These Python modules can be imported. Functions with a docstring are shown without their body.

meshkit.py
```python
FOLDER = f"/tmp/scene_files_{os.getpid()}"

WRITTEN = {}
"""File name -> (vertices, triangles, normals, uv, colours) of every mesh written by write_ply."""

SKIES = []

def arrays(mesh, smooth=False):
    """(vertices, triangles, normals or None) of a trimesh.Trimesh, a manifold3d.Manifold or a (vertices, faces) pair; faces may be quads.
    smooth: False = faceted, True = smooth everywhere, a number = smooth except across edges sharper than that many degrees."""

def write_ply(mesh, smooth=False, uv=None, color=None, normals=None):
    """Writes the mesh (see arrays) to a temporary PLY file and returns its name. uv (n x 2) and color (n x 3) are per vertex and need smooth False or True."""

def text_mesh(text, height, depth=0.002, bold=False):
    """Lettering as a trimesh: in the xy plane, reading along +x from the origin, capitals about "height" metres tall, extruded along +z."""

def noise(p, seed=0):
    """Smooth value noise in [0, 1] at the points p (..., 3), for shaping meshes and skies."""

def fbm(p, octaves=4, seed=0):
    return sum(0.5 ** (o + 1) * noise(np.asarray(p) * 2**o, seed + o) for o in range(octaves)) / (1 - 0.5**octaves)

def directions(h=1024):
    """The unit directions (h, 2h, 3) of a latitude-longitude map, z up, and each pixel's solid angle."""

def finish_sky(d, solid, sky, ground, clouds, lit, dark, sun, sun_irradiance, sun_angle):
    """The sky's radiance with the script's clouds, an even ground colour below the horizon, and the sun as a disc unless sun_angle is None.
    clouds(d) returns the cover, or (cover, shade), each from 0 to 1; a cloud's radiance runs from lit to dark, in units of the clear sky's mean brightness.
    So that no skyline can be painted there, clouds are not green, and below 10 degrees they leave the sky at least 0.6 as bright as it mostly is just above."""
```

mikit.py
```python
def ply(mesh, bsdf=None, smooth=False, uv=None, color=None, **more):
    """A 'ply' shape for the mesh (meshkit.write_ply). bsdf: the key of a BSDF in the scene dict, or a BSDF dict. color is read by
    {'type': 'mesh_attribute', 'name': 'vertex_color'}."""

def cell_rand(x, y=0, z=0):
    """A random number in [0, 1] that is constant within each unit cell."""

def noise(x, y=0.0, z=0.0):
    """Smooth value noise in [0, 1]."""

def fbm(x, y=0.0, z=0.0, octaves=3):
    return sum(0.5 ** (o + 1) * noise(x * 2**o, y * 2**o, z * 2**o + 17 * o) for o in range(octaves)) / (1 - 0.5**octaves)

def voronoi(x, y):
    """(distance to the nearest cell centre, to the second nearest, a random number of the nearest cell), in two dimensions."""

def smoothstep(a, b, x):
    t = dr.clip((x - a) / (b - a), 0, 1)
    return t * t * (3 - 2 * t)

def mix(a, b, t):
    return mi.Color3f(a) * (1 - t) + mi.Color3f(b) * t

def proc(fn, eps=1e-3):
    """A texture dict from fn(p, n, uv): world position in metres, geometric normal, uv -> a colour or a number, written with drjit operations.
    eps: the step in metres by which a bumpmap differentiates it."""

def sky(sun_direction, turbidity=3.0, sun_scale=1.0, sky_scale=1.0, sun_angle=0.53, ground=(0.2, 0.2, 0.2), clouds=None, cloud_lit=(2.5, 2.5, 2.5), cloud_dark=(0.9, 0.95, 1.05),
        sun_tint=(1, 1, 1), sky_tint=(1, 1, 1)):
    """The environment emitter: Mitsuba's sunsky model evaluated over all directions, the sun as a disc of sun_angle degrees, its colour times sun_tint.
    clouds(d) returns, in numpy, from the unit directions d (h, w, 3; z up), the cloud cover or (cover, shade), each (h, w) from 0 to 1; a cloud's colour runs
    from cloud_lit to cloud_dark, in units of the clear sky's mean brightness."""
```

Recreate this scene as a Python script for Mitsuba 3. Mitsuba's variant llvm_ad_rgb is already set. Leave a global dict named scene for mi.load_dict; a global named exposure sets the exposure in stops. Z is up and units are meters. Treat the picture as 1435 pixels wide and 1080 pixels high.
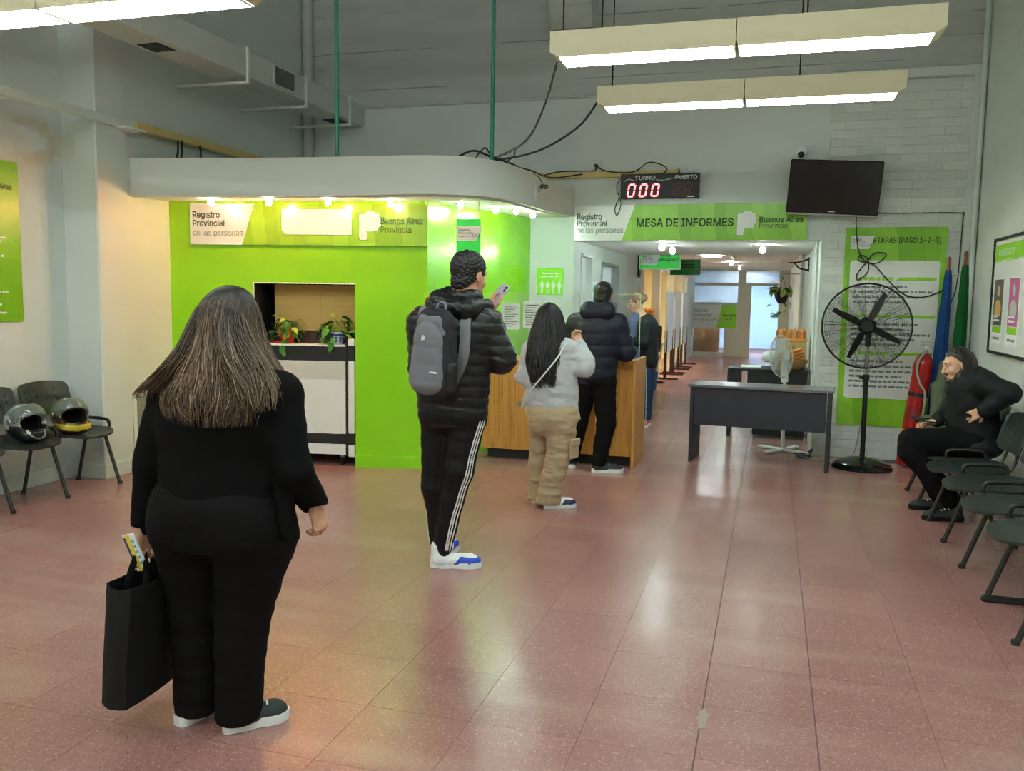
import math, random
import numpy as np, trimesh, mitsuba as mi, drjit as dr, manifold3d as m3
import mikit, meshkit
from shapely.geometry import Polygon, Point, box as sbox
from shapely import affinity, unary_union
T = mi.ScalarTransform4f
scene, labels = {}, {}
rnd = random.Random(7)
rng = np.random.default_rng(11)

# ------------------------------------------------------------------ camera
exposure = 0.7
R_CAM = np.array([[0.959, 0.043, -0.282], [0.285, -0.094, 0.954], [0.015, -0.995, -0.102]])
EYE = np.array([0.0, 0.0, 1.5])
scene['camera'] = {'type': 'perspective', 'fov': 60.84, 'fov_axis': 'x', 'near_clip': 0.05, 'far_clip': 100.0,
                   'to_world': T().look_at(origin=[0, 0, 1.5], target=[-0.2815, 0.9541, 1.5 - 0.1017], up=[-0.0433, 0.0939, 0.9946])}

# lamp strengths (the lamps are built further down, in their own fittings)
BARE = (26.5, 29.0, 27.0)         # unseen bare tubes, added to brighten the upper walls
TUBE = (7.7, 9.1, 8.5)            # fluorescent tubes of the hall
COOL = (210.0, 265.0, 240.0)         # cool bulbs
NEUTRAL = (330.0, 300.0, 150.0)
WARM = (480.0, 200.0, 70.0)         # warm bulbs


# ------------------------------------------------------------------ helpers
def S(r, g, b):
    """sRGB 0..255 to linear."""
    return [float(((c / 255 + 0.055) / 1.055) ** 2.4 if c > 10 else c / 255 / 12.92) for c in (r, g, b)]


def mat(name, color=None, rough=0.5, spec=0.5, metal=0.0, sheen=0.0, coat=0.0, bump=None, tex=None, two=True, scale=1.0):
    d = {'type': 'principled', 'base_color': tex if tex is not None else {'type': 'rgb', 'value': list(color)},
         'roughness': rough if not callable(rough) else mikit.proc(rough), 'specular': spec, 'metallic': metal}
    if sheen: d['sheen'] = sheen
    if coat: d['clearcoat'] = coat
    if bump is not None:
        d = {'type': 'bumpmap', 'arbitrary': mikit.proc(bump), 'bsdf': d, 'scale': scale}
    if two: d = {'type': 'twosided', 'bsdf': d}
    scene['mat_' + name] = d
    return 'mat_' + name


def vmat(name, rough=0.6, spec=0.3):
    return mat(name, rough=rough, spec=spec, tex={'type': 'mesh_attribute', 'name': 'vertex_color'})


def num(key):
    if key not in USED:
        USED.add(key); return key
    i = 1
    while f'{key}_{i:03d}' in USED: i += 1
    key = f'{key}_{i:03d}'; USED.add(key); return key


USED = set()


def thing(name, label, cat, group=None):
    key = num(name)
    labels[key] = {'label': label, 'category': cat}
    if group: labels[key]['group'] = group
    return key


def part(parent, name, mesh, m, smooth=False, label=None, kind=None, **k):
    key = num(parent + '__' + name)
    scene[key] = mikit.ply(mesh, m, smooth, **k)
    if label or kind:
        labels[key] = {}
        if label: labels[key]['label'] = label
        if kind: labels[key]['kind'] = kind
    return key


def single(name, mesh, m, label, cat, smooth=False, group=None, **k):
    key = thing(name, label, cat, group)
    scene[key] = mikit.ply(mesh, m, smooth, **k)
    return key


def struct(name, mesh, m, label, smooth=False, **k):
    key = num(name)
    scene[key] = mikit.ply(mesh, m, smooth, **k)
    labels[key] = {'label': label, 'kind': 'structure', 'category': name.split('_')[0]}
    return key


cat = lambda *ms: trimesh.util.concatenate([m for m in (ms[0] if len(ms) == 1 and isinstance(ms[0], list) else ms)])


def box(x0, x1, y0, y1, z0, z1, bev=0.0):
    lo, hi = np.array([min(x0, x1), min(y0, y1), min(z0, z1)], float), np.array([max(x0, x1), max(y0, y1), max(z0, z1)], float)
    if bev <= 0:
        return trimesh.creation.box(bounds=[lo, hi])
    bev = min(bev, 0.45 * (hi - lo).min())
    pts = []
    for s in np.ndindex(2, 2, 2):
        c = np.where(np.array(s) == 1, hi, lo); d = np.where(np.array(s) == 1, -1, 1) * bev
        for k in range(3):
            q = c + d; q[k] = c[k]; pts.append(q)
    return trimesh.convex.convex_hull(np.array(pts))


def mv(mesh, R=None, t=(0, 0, 0), s=None):
    m = mesh.copy(); v = np.array(m.vertices)
    if s is not None: v = v * np.asarray(s)
    if R is not None: v = v @ np.asarray(R).T
    m.vertices = v + np.asarray(t)
    return m


def rz(a):
    c, s = math.cos(a), math.sin(a); return np.array([[c, -s, 0], [s, c, 0], [0, 0, 1.0]])


def rx(a):
    c, s = math.cos(a), math.sin(a); return np.array([[1.0, 0, 0], [0, c, -s], [0, s, c]])


def ry(a):
    c, s = math.cos(a), math.sin(a); return np.array([[c, 0, s], [0, 1.0, 0], [-s, 0, c]])


def tube(pts, r, sides=8, closed=False):
    p = np.array(pts, float); n = len(p); rr = np.broadcast_to(np.asarray(r, float), (n,))
    t = (np.roll(p, -1, 0) - np.roll(p, 1, 0)) if closed else np.gradient(p, axis=0)
    t /= np.linalg.norm(t, axis=1, keepdims=True) + 1e-12
    a = np.cross(t[0], [0, 0, 1.0] if abs(t[0][2]) < 0.9 else [1.0, 0, 0]); a /= np.linalg.norm(a)
    A = [a]
    for i in range(1, n):
        a = A[-1] - t[i] * (A[-1] @ t[i]); A.append(a / (np.linalg.norm(a) + 1e-12))
    A = np.array(A); Bn = np.cross(t, A); ang = np.arange(sides) * 2 * np.pi / sides
    v = (p[:, None] + rr[:, None, None] * (np.cos(ang)[None, :, None] * A[:, None] + np.sin(ang)[None, :, None] * Bn[:, None])).reshape(-1, 3)
    f = []
    for i in range(n if closed else n - 1):
        j = (i + 1) % n
        for k in range(sides):
            l = (k + 1) % sides
            f += [[i * sides + k, i * sides + l, j * sides + l], [i * sides + k, j * sides + l, j * sides + k]]
    if not closed:
        v = np.vstack([v, p[0], p[-1]]); c0, c1 = n * sides, n * sides + 1
        for k in range(sides):
            l = (k + 1) % sides
            f += [[c0, l, k], [c1, (n - 1) * sides + k, (n - 1) * sides + l]]
    return trimesh.Trimesh(v, np.array(f), process=False)


def bez(pts, n=16):
    """Catmull-Rom through the points."""
    p = np.array(pts, float); q = np.vstack([2 * p[0] - p[1], p, 2 * p[-1] - p[-2]]); out = []
    for i in range(1, len(q) - 2):
        for u in np.linspace(0, 1, n, endpoint=False):
            a, b, c, d = q[i - 1:i + 3]
            out.append(0.5 * (2 * b + (c - a) * u + (2 * a - 5 * b + 4 * c - d) * u * u + (3 * b - a - 3 * c + d) * u ** 3))
    return np.array(out + [p[-1]])


def lathe(prof, n=32, axis='z', t=(0, 0, 0)):
    m = trimesh.creation.revolve(np.array(prof, float), sections=n)
    if axis == 'y': m = mv(m, rx(-math.pi / 2))
    if axis == 'x': m = mv(m, ry(math.pi / 2))
    return mv(m, t=t)


def cyl(a, b, r, n=20):
    return tube([a, b], r, n)


def sph(c, r, n=2):
    m = trimesh.creation.icosphere(subdivisions=n, radius=1.0)
    return mv(m, s=np.broadcast_to(r, (3,)), t=c)


def ext(poly, depth):
    gs = getattr(poly, 'geoms', [poly])
    return cat([trimesh.creation.extrude_polygon(g, depth, engine='earcut') for g in gs])


def frame(o, xdir):
    """Plane upright at o: local x along xdir, local y up, local z towards the viewer of the writing."""
    x = np.array(xdir, float); x /= np.linalg.norm(x); z = np.cross(x, [0, 0, 1.0])
    return np.column_stack([x, [0, 0, 1.0], z]), np.array(o, float)


def onf(mesh, fr, x=0, y=0, z=0):
    return mv(mv(mesh, t=(x, y, z)), fr[0], fr[1])


def text(s, h, width=None, bold=False, depth=0.003):
    m = meshkit.text_mesh(s, h, depth, bold)
    if width:
        w = m.bounds[1][0] - m.bounds[0][0]; m = mv(m, s=(width / w, 1, 1))
    return m


def prect(w, h, r=0.0):
    p = sbox(0, 0, w, h)
    return p.buffer(-r).buffer(r, quad_segs=5) if r else p


def shell(fn, nu, nv, th):
    """Closed plate along fn(u, v) with u, v in [-1, 1]."""
    u, v = np.meshgrid(np.linspace(-1, 1, nu), np.linspace(-1, 1, nv), indexing='ij')
    p = np.stack(fn(u, v), -1)
    n = np.cross(np.gradient(p, axis=0), np.gradient(p, axis=1)); n /= np.linalg.norm(n, axis=-1, keepdims=True) + 1e-12
    a, b = (p + n * th / 2).reshape(-1, 3), (p - n * th / 2).reshape(-1, 3)
    idx = np.arange(nu * nv).reshape(nu, nv); N = nu * nv
    q = np.stack([idx[:-1, :-1], idx[1:, :-1], idx[1:, 1:], idx[:-1, 1:]], -1).reshape(-1, 4)
    f = [q[:, [0, 1, 2]], q[:, [0, 2, 3]], q[:, [0, 2, 1]] + N, q[:, [0, 3, 2]] + N]
    rim = np.concatenate([idx[:-1, 0], idx[-1, :-1], idx[:0:-1, -1], idx[0, :0:-1]]); r2 = np.roll(rim, -1)
    f += [np.stack([rim, rim + N, r2], 1), np.stack([r2, rim + N, r2 + N], 1)]
    m = trimesh.Trimesh(np.vstack([a, b]), np.vstack(f), process=False)
    if m.volume < 0: m.invert()
    return m


def manifold(m):
    return m3.Manifold(m3.Mesh(vert_properties=np.asarray(m.vertices, np.float32), tri_verts=np.asarray(m.faces, np.uint32)))


def tm(man):
    d = man.to_mesh(); return trimesh.Trimesh(d.vert_properties[:, :3], d.tri_verts, process=False)


def cut(m, *others):
    a = manifold(m)
    for o in others: a = a - manifold(o)
    return tm(a)


def union(ms):
    mans = [manifold(m) for m in ms]
    if any(x.is_empty() for x in mans): return cat(ms)
    a = mans[0]
    for b in mans[1:]: a = a + b
    return tm(a)


# ------------------------------------------------------------------ soft solids (people, bags, helmets): distance fields meshed by surface nets
def C(a, b, ra, rb=None, k=0.02, flat=None):
    return ('c', np.array(a, float), np.array(b, float), ra, ra if rb is None else rb, k, flat)


def E(c, r, R=None, k=0.02, sub=False):
    return ('s' if sub else 'e', np.array(c, float), np.array(r, float), np.eye(3) if R is None else np.asarray(R), k)


def fieldmesh(prims, h, clip=None, warp=None, smooth=0):
    lo, hi = np.full(3, 1e9), np.full(3, -1e9)
    for p in prims:
        if p[0] == 'c':
            r = max(p[3], p[4]) + p[5]
            lo = np.minimum(lo, np.minimum(p[1], p[2]) - r); hi = np.maximum(hi, np.maximum(p[1], p[2]) + r)
        elif p[0] == 'e':
            r = p[2].max() + p[4]; lo = np.minimum(lo, p[1] - r); hi = np.maximum(hi, p[1] + r)
    lo -= 3 * h; n = np.ceil((hi + 3 * h - lo) / h).astype(int) + 1
    ax = [lo[i] + h * np.arange(n[i]) for i in range(3)]
    D = np.full(n, 0.5, np.float32)
    for p in prims:
        if p[0] == 'c':
            m = max(p[3], p[4]) + p[5] + 3 * h + 0.03; a, b = np.minimum(p[1], p[2]) - m, np.maximum(p[1], p[2]) + m
        else:
            m = p[2].max() + p[4] + 3 * h + 0.03; a, b = p[1] - m, p[1] + m
        i0 = np.clip(np.floor((a - lo) / h).astype(int), 0, n); i1 = np.clip(np.ceil((b - lo) / h).astype(int) + 1, 0, n)
        sl = tuple(slice(i0[i], i1[i]) for i in range(3))
        X, Y, Z = np.meshgrid(*[ax[i][sl[i]].astype(np.float32) for i in range(3)], indexing='ij', sparse=True)
        if p[0] == 'c':
            _, A, Bq, ra, rb, k, flat = p; d = Bq - A; L = d @ d + 1e-12
            t = np.clip(((X - A[0]) * d[0] + (Y - A[1]) * d[1] + (Z - A[2]) * d[2]) / L, 0, 1)
            v = [X - A[0] - t * d[0], Y - A[1] - t * d[1], Z - A[2] - t * d[2]]
            s = 1.0
            if flat is not None:
                nn, s = np.array(flat[0], float), flat[1]; nn /= np.linalg.norm(nn)
                q = (v[0] * nn[0] + v[1] * nn[1] + v[2] * nn[2]) * (1 / s - 1)
                v = [v[i] + q * nn[i] for i in range(3)]
            d_ = np.sqrt(v[0] ** 2 + v[1] ** 2 + v[2] ** 2) - (ra + (rb - ra) * t)
            d_ = d_ * min(1.0, 0.5 + 0.5 * s)
        else:
            _, c, r, Rm, k = p
            v = [X - c[0], Y - c[1], Z - c[2]]
            q = [(v[0] * Rm[0, i] + v[1] * Rm[1, i] + v[2] * Rm[2, i]) / r[i] for i in range(3)]
            k0 = np.sqrt(q[0] ** 2 + q[1] ** 2 + q[2] ** 2) + 1e-9
            k1 = np.sqrt((q[0] / r[0]) ** 2 + (q[1] / r[1]) ** 2 + (q[2] / r[2]) ** 2) + 1e-9
            d_ = k0 * (k0 - 1) / k1
        o = D[sl]
        if p[0] == 's':
            hh = np.clip(0.5 - 0.5 * (o + d_) / k, 0, 1); D[sl] = o * (1 - hh) + (-d_) * hh + k * hh * (1 - hh)
        else:
            hh = np.clip(0.5 + 0.5 * (o - d_) / k, 0, 1); D[sl] = o * (1 - hh) + d_ * hh - k * hh * (1 - hh)
    if clip is not None or warp is not None:
        X, Y, Z = np.meshgrid(*[a.astype(np.float32) for a in ax], indexing='ij', sparse=True)
        if warp is not None: D = D + warp(X, Y, Z)
        for f in clip or ():
            D = np.maximum(D, f(X, Y, Z))
    return nets(D, lo, h, smooth)


def nets(D, lo, h, smooth=0):
    neg = D < 0
    c = [D[:-1, :-1, :-1], D[1:, :-1, :-1], D[:-1, 1:, :-1], D[1:, 1:, :-1], D[:-1, :-1, 1:], D[1:, :-1, 1:], D[:-1, 1:, 1:], D[1:, 1:, 1:]]
    sgn = sum((x < 0).astype(np.int8) for x in c)
    I = np.argwhere((sgn > 0) & (sgn < 8)); ii = tuple(I.T)
    idx = np.full(sgn.shape, -1, np.int64); idx[ii] = np.arange(len(I))
    val = np.stack([x[ii] for x in c], 1).astype(float)
    off = np.array([[0, 0, 0], [1, 0, 0], [0, 1, 0], [1, 1, 0], [0, 0, 1], [1, 0, 1], [0, 1, 1], [1, 1, 1]], float)
    acc, cnt = np.zeros((len(I), 3)), np.zeros(len(I))
    for a, b in ((0, 1), (2, 3), (4, 5), (6, 7), (0, 2), (1, 3), (4, 6), (5, 7), (0, 4), (1, 5), (2, 6), (3, 7)):
        x = (val[:, a] < 0) != (val[:, b] < 0)
        t = np.where(x, val[:, a] / np.where(x, val[:, a] - val[:, b], 1), 0)
        acc += x[:, None] * (off[a] + t[:, None] * (off[b] - off[a])); cnt += x
    v = lo + h * (I + acc / np.maximum(cnt, 1)[:, None])
    F = []
    for axis in range(3):
        s0 = [slice(None)] * 3; s1 = [slice(None)] * 3; s0[axis] = slice(None, -1); s1[axis] = slice(1, None)
        A, Bn = neg[tuple(s0)], neg[tuple(s1)]
        e = np.argwhere(A != Bn); u, w = (axis + 1) % 3, (axis + 2) % 3
        du, dw = np.eye(3, dtype=int)[u], np.eye(3, dtype=int)[w]
        e = e[(e[:, u] > 0) & (e[:, w] > 0) & (e[:, u] < sgn.shape[u]) & (e[:, w] < sgn.shape[w])]
        q = np.stack([idx[tuple((e - du - dw).T)], idx[tuple((e - dw).T)], idx[tuple(e.T)], idx[tuple((e - du).T)]], 1)
        inv = ~A[tuple(e.T)]
        q[inv] = q[inv][:, ::-1]
        F.append(q)
    q = np.vstack(F)
    m = trimesh.Trimesh(v, np.vstack([q[:, [0, 1, 2]], q[:, [0, 2, 3]]]), process=False)
    if smooth: trimesh.smoothing.filter_taubin(m, iterations=smooth)
    return m


def ruffle(m, amp, sc, seed=0, pw=1.0):
    """Folds: moves the vertices along their normals by noise whose grain has the sizes 1/sc along x, y, z."""
    v, _, n = meshkit.arrays(m, True)
    w = meshkit.fbm(v * np.asarray(sc), 3, seed) - 0.5
    w = np.sign(w) * np.abs(w) ** pw
    m = m.copy(); m.vertices = v + n * (amp * w)[:, None]
    return m


def quilt(m, amp, pitch, ax=2, slope=0.0):
    v, _, n = meshkit.arrays(m, True)
    w = np.abs(np.sin(np.pi * (v[:, ax] + slope * v[:, 0] + 0.006 * meshkit.noise(v * 9)) / pitch)) ** 0.5
    m = m.copy(); m.vertices = v + n * (amp * w)[:, None]
    return m

# ------------------------------------------------------------------ materials
nz = mikit.noise; fbm = mikit.fbm; sst = mikit.smoothstep; mix = mikit.mix


def f_floor(p, n, uv):
    c = mikit.cell_rand(dr.floor((p.x + 0.18) / 0.393), dr.floor((p.y - 0.03) / 0.3945), 3)
    base = mix(S(146, 103, 99), S(131, 89, 86), c * 0.6 + 0.5 * fbm(p.x * 1.3, p.y * 1.3, 0.0, 3))
    sp = nz(p.x * 240, p.y * 240, 1.0)
    base = mix(base, S(196, 164, 152), sst(0.70, 0.9, sp) * 0.45)
    base = mix(base, S(96, 62, 58), sst(0.72, 0.92, nz(p.x * 200 + 31, p.y * 200, 5.0)) * 0.55)
    return mix(base, S(160, 134, 120), sst(0.55, 0.8, fbm(p.x * 0.9 + 7, p.y * 4.0, 2.0, 4)) * 0.35)


def f_floor_rough(p, n, uv):
    return 0.19 + 0.14 * fbm(p.x * 2.0, p.y * 1.2, 4.0, 3)


def f_wall(p, n, uv):
    w = mix(S(207, 214, 210), S(193, 200, 196), fbm(p.x * 1.1, p.y * 1.1, p.z * 1.6, 4))
    st = sst(0.40, 0.58, fbm(p.x * 5, p.y * 5, p.z * 5, 4)) * (1 - sst(0.08, 0.24, dr.abs(p.z - 2.6))) * (1 - sst(0.12, 0.34, dr.abs(p.y - 5.42))) * sst(5.2, 5.25, -p.x)
    w = mix(w, S(182, 170, 124), st * 0.6)
    return mix(w, S(150, 142, 132), (1 - sst(0.0, 0.35, p.z)) * 0.35 * fbm(p.x * 5, p.y * 5, p.z * 5, 3))


def f_block(p, n, uv):
    w = mix(S(196, 200, 196), S(172, 176, 172), fbm(p.x * 1.5, p.y, p.z * 7, 4))
    ln = 1 - sst(0.0, 0.045, dr.abs(p.z / 0.2 - dr.floor(p.z / 0.2) - 0.5 + 0.1 * (nz(p.x * 3, p.z, 0) - 0.5)))
    return mix(w, S(112, 114, 110), ln * sst(0.45, 0.62, fbm(p.x * 1.6, dr.floor(p.z / 0.2) * 3.7, 1.0, 3)) * sst(3.4, 3.6, p.z) * 0.75)


def b_block(p, n, uv):
    return 0.5 * fbm(p.x * 7, p.y * 7, p.z * 26, 4)


def f_wood(p, n, uv):
    g = fbm(p.x * 60, p.y * 60, p.z * 1.6, 4)
    return mix(mix(S(208, 150, 74), S(176, 116, 48), g), S(150, 92, 36), sst(0.62, 0.8, nz(p.x * 130, p.y * 130, p.z * 3)) * 0.5)


def f_green(p, n, uv):
    k = mikit.cell_rand(dr.floor(p.x * 8.5 + 0.12 * dr.floor(p.z * 7)), 1, 2)
    return mix(S(118, 176, 34), S(142, 198, 52), k)


mat('floor', tex=mikit.proc(f_floor), rough=f_floor_rough, spec=0.55)
mat('joint', S(96, 70, 66), 0.6)
mat('joint_grey', S(138, 124, 114), 0.8)
mat('wall', tex=mikit.proc(f_wall), rough=0.55, spec=0.35)
mat('block', tex=mikit.proc(f_block), rough=0.7, spec=0.3, bump=b_block, scale=0.012)
mat('brick_a', S(204, 207, 202), 0.5, 0.35); mat('brick_b', S(200, 204, 199), 0.55, 0.35); mat('brick_c', S(207, 209, 204), 0.5, 0.35)
mat('mortar', S(198, 201, 196), 0.7)
mat('ceiling', S(178, 182, 178), 0.8, 0.2)
mat('white', S(216, 218, 214), 0.45, 0.4); mat('white_matte', S(212, 214, 208), 0.8, 0.2)
mat('fascia', S(204, 208, 202), 0.6, 0.3)
mat('booth_green', S(132, 205, 12), 0.2, 0.5)
mat('sign_green', tex=mikit.proc(f_green), rough=0.25, spec=0.5)
mat('sign_white', S(222, 224, 220), 0.22, 0.5)
mat('bright_green', S(52, 236, 84), 0.3); mat('deep_green', S(20, 112, 40), 0.35); mat('flyer_green', S(128, 206, 20), 0.4)
mat('lime', S(140, 200, 36), 0.45); mat('pale_green', S(190, 222, 170), 0.5)
mat('ink', S(38, 44, 40), 0.6); mat('ink_grey', S(112, 118, 116), 0.6); mat('ink_green', S(24, 58, 16), 0.6); mat('ink_pale', S(176, 186, 176), 0.6)
mat('black', S(24, 25, 27), 0.45, 0.4); mat('black_gloss', S(14, 14, 16), 0.12, 0.5); mat('screen', S(10, 11, 13), 0.15, 0.5)
mat('black_metal', S(13, 14, 14), 0.42, 0.4); mat('rubber', S(18, 18, 18), 0.8, 0.2)
mat('chair', S(31, 38, 37), 0.36, 0.5); mat('chair_frame', S(30, 34, 32), 0.35, 0.5)
mat('steel', S(150, 154, 152), 0.35, 0.5, 0.8); mat('chrome', S(200, 204, 204), 0.2, 0.5, 1.0)
mat('beige', S(206, 200, 168), 0.5, 0.4); mat('cream_wood', S(196, 176, 116), 0.6)
mat('duct', S(186, 190, 186), 0.5, 0.4); mat('grille_dark', S(50, 54, 52), 0.6); mat('vent_grey', S(140, 142, 134), 0.7)
mat('teal', S(40, 128, 112), 0.45)
mat('wood', tex=mikit.proc(f_wood), rough=0.4, spec=0.4)
mat('wood_edge', S(206, 158, 96), 0.45); mat('brown_wood', S(124, 82, 42), 0.5)
mat('kraft', S(204, 168, 100), 0.8, 0.2); mat('cardboard', S(186, 158, 112), 0.8, 0.2); mat('folder', S(206, 132, 44), 0.6); mat('folder_dark', S(160, 92, 28), 0.6)
mat('desk_side', S(37, 37, 47), 0.45, 0.4); mat('desk_top', S(98, 98, 104), 0.16, 0.6)
mat('red', S(160, 20, 24), 0.25, 0.5); mat('red_dark', S(126, 28, 30), 0.4); mat('pot_red', S(214, 56, 20), 0.4); mat('pot_blue', S(44, 60, 132), 0.3); mat('pot_white', S(196, 204, 224), 0.3)
mat('yellow', S(226, 200, 40), 0.5); mat('leaf', S(58, 128, 36), 0.45, 0.4); mat('leaf_pale', S(156, 176, 70), 0.45, 0.4); mat('leaf_dark', S(30, 84, 28), 0.4, 0.4)
mat('flag_blue', S(30, 66, 122), 0.8, 0.2); mat('flag_navy', S(24, 40, 92), 0.8, 0.2); mat('flag_green', S(16, 84, 38), 0.8, 0.2); mat('flag_white', S(206, 212, 214), 0.8, 0.2); mat('flag_khaki', S(96, 104, 82), 0.8, 0.2)
mat('pole_wood', S(140, 80, 50), 0.5)
mat('paper', S(226, 228, 226), 0.8, 0.2); mat('paper_blue', S(90, 160, 196), 0.6); mat('photo_dark', S(84, 84, 78), 0.6); mat('photo_pink', S(186, 96, 148), 0.6); mat('photo_orange', S(206, 158, 92), 0.6)
mat('blue_bin', S(22, 84, 140), 0.45)
mat('end_frame', S(204, 200, 182), 0.6, 0.3); mat('room_blue', S(206, 224, 240), 0.8, 0.2); mat('room_yellow', S(238, 230, 186), 0.8, 0.2); mat('panel_grey', S(196, 204, 212), 0.5)
mat('plate', S(196, 196, 188), 0.5); mat('bar_dark', S(48, 22, 20), 0.4)
mat('cable_grey', S(150, 150, 140), 0.6)
mat('wicker', S(150, 108, 64), 0.7)
scene['mat_glass'] = {'type': 'thindielectric', 'int_ior': 1.5}
scene['mat_frost'] = {'type': 'principledthin', 'base_color': {'type': 'rgb', 'value': [0.86, 0.92, 0.97]}, 'roughness': 0.4, 'spec_trans': 0.55, 'diff_trans': 1.0, 'eta': 1.3}


def emit(name, rad):
    scene['mat_' + name] = {'type': 'diffuse', 'reflectance': {'type': 'rgb', 'value': [0.5, 0.5, 0.5]}}
    return {'type': 'area', 'radiance': {'type': 'rgb', 'value': list(rad)}}


# ------------------------------------------------------------------ the room
XL, XP, XR, YB, ZC = -5.35, -5.06, 1.75, 8.9, 5.2          # left wall, its inner run behind the pilaster, right wall, back wall, ceiling
CX0, CX1, CZ, YE = -1.98, 0.43, 2.27, 23.7                  # corridor
struct('floor', cat(box(XL - .2, XR + .2, -7.2, YB + .1, -.12, -.004), box(-6.2, CX1 + .2, YB + .1, 28.2, -.12, -.004)), 'mat_joint', 'polished red terrazzo floor laid in square slabs')
px_, py_, gap = 0.393, 0.3945, 0.0007
tiles = []
for i in range(-16, 7):
    for j in range(-20, 64):
        x0, y0 = -0.18 + px_ * i, 0.03 + py_ * j
        x1, y1 = x0 + px_, y0 + py_
        if j >= 22 and (x0 < -6.1 or x1 > CX1 + .6): continue
        lo_x, hi_x = (XL - .1, XR + .1) if y0 < YB else (-6.1, CX1 + .1)
        x0, x1 = max(x0, lo_x), min(x1, hi_x)
        if x1 - x0 < .02: continue
        g0 = 0.0028 if i in (0, 1, -11) else gap; g1 = 0.0028 if i + 1 in (0, 1, -11) else gap
        c = np.array([[a, b, 0] for a in (x0, x1) for b in (y0, y1)]) - EYE
        q = c @ R_CAM; vis = (q[:, 2] > .3).all()
        area = 0
        if vis:
            u = 717.5 + 1222 * q[:, 0] / q[:, 2]; w = 540 + 1222 * q[:, 1] / q[:, 2]
            if u.max() > 5 and u.min() < 1430 and w.min() < 1075 and w.max() > 0: area = (u.max() - u.min()) * (w.max() - w.min())
        tiles.append((area, box(x0 + g0, x1 - g1, y0 + gap, y1 - gap, -.006, 0)))
tiles.sort(key=lambda t: -t[0])
for k, (a, m) in enumerate(tiles[:298]): part('floor', 'tile', m, 'mat_floor')
part('floor', 'far_tiles', cat([m for a, m in tiles[298:]]), 'mat_floor', kind='stuff', label='red terrazzo slabs farther off, out to the corridor end')
part('floor', 'repair_patch', ext(affinity.translate(Polygon([(0, 0), (.022, .02), (.028, .12), (.012, .17), (-.008, .14), (-.006, .05)]), -.183, 2.99), .0012), 'mat_joint_grey', label='grey cement patch in a floor joint')

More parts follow.
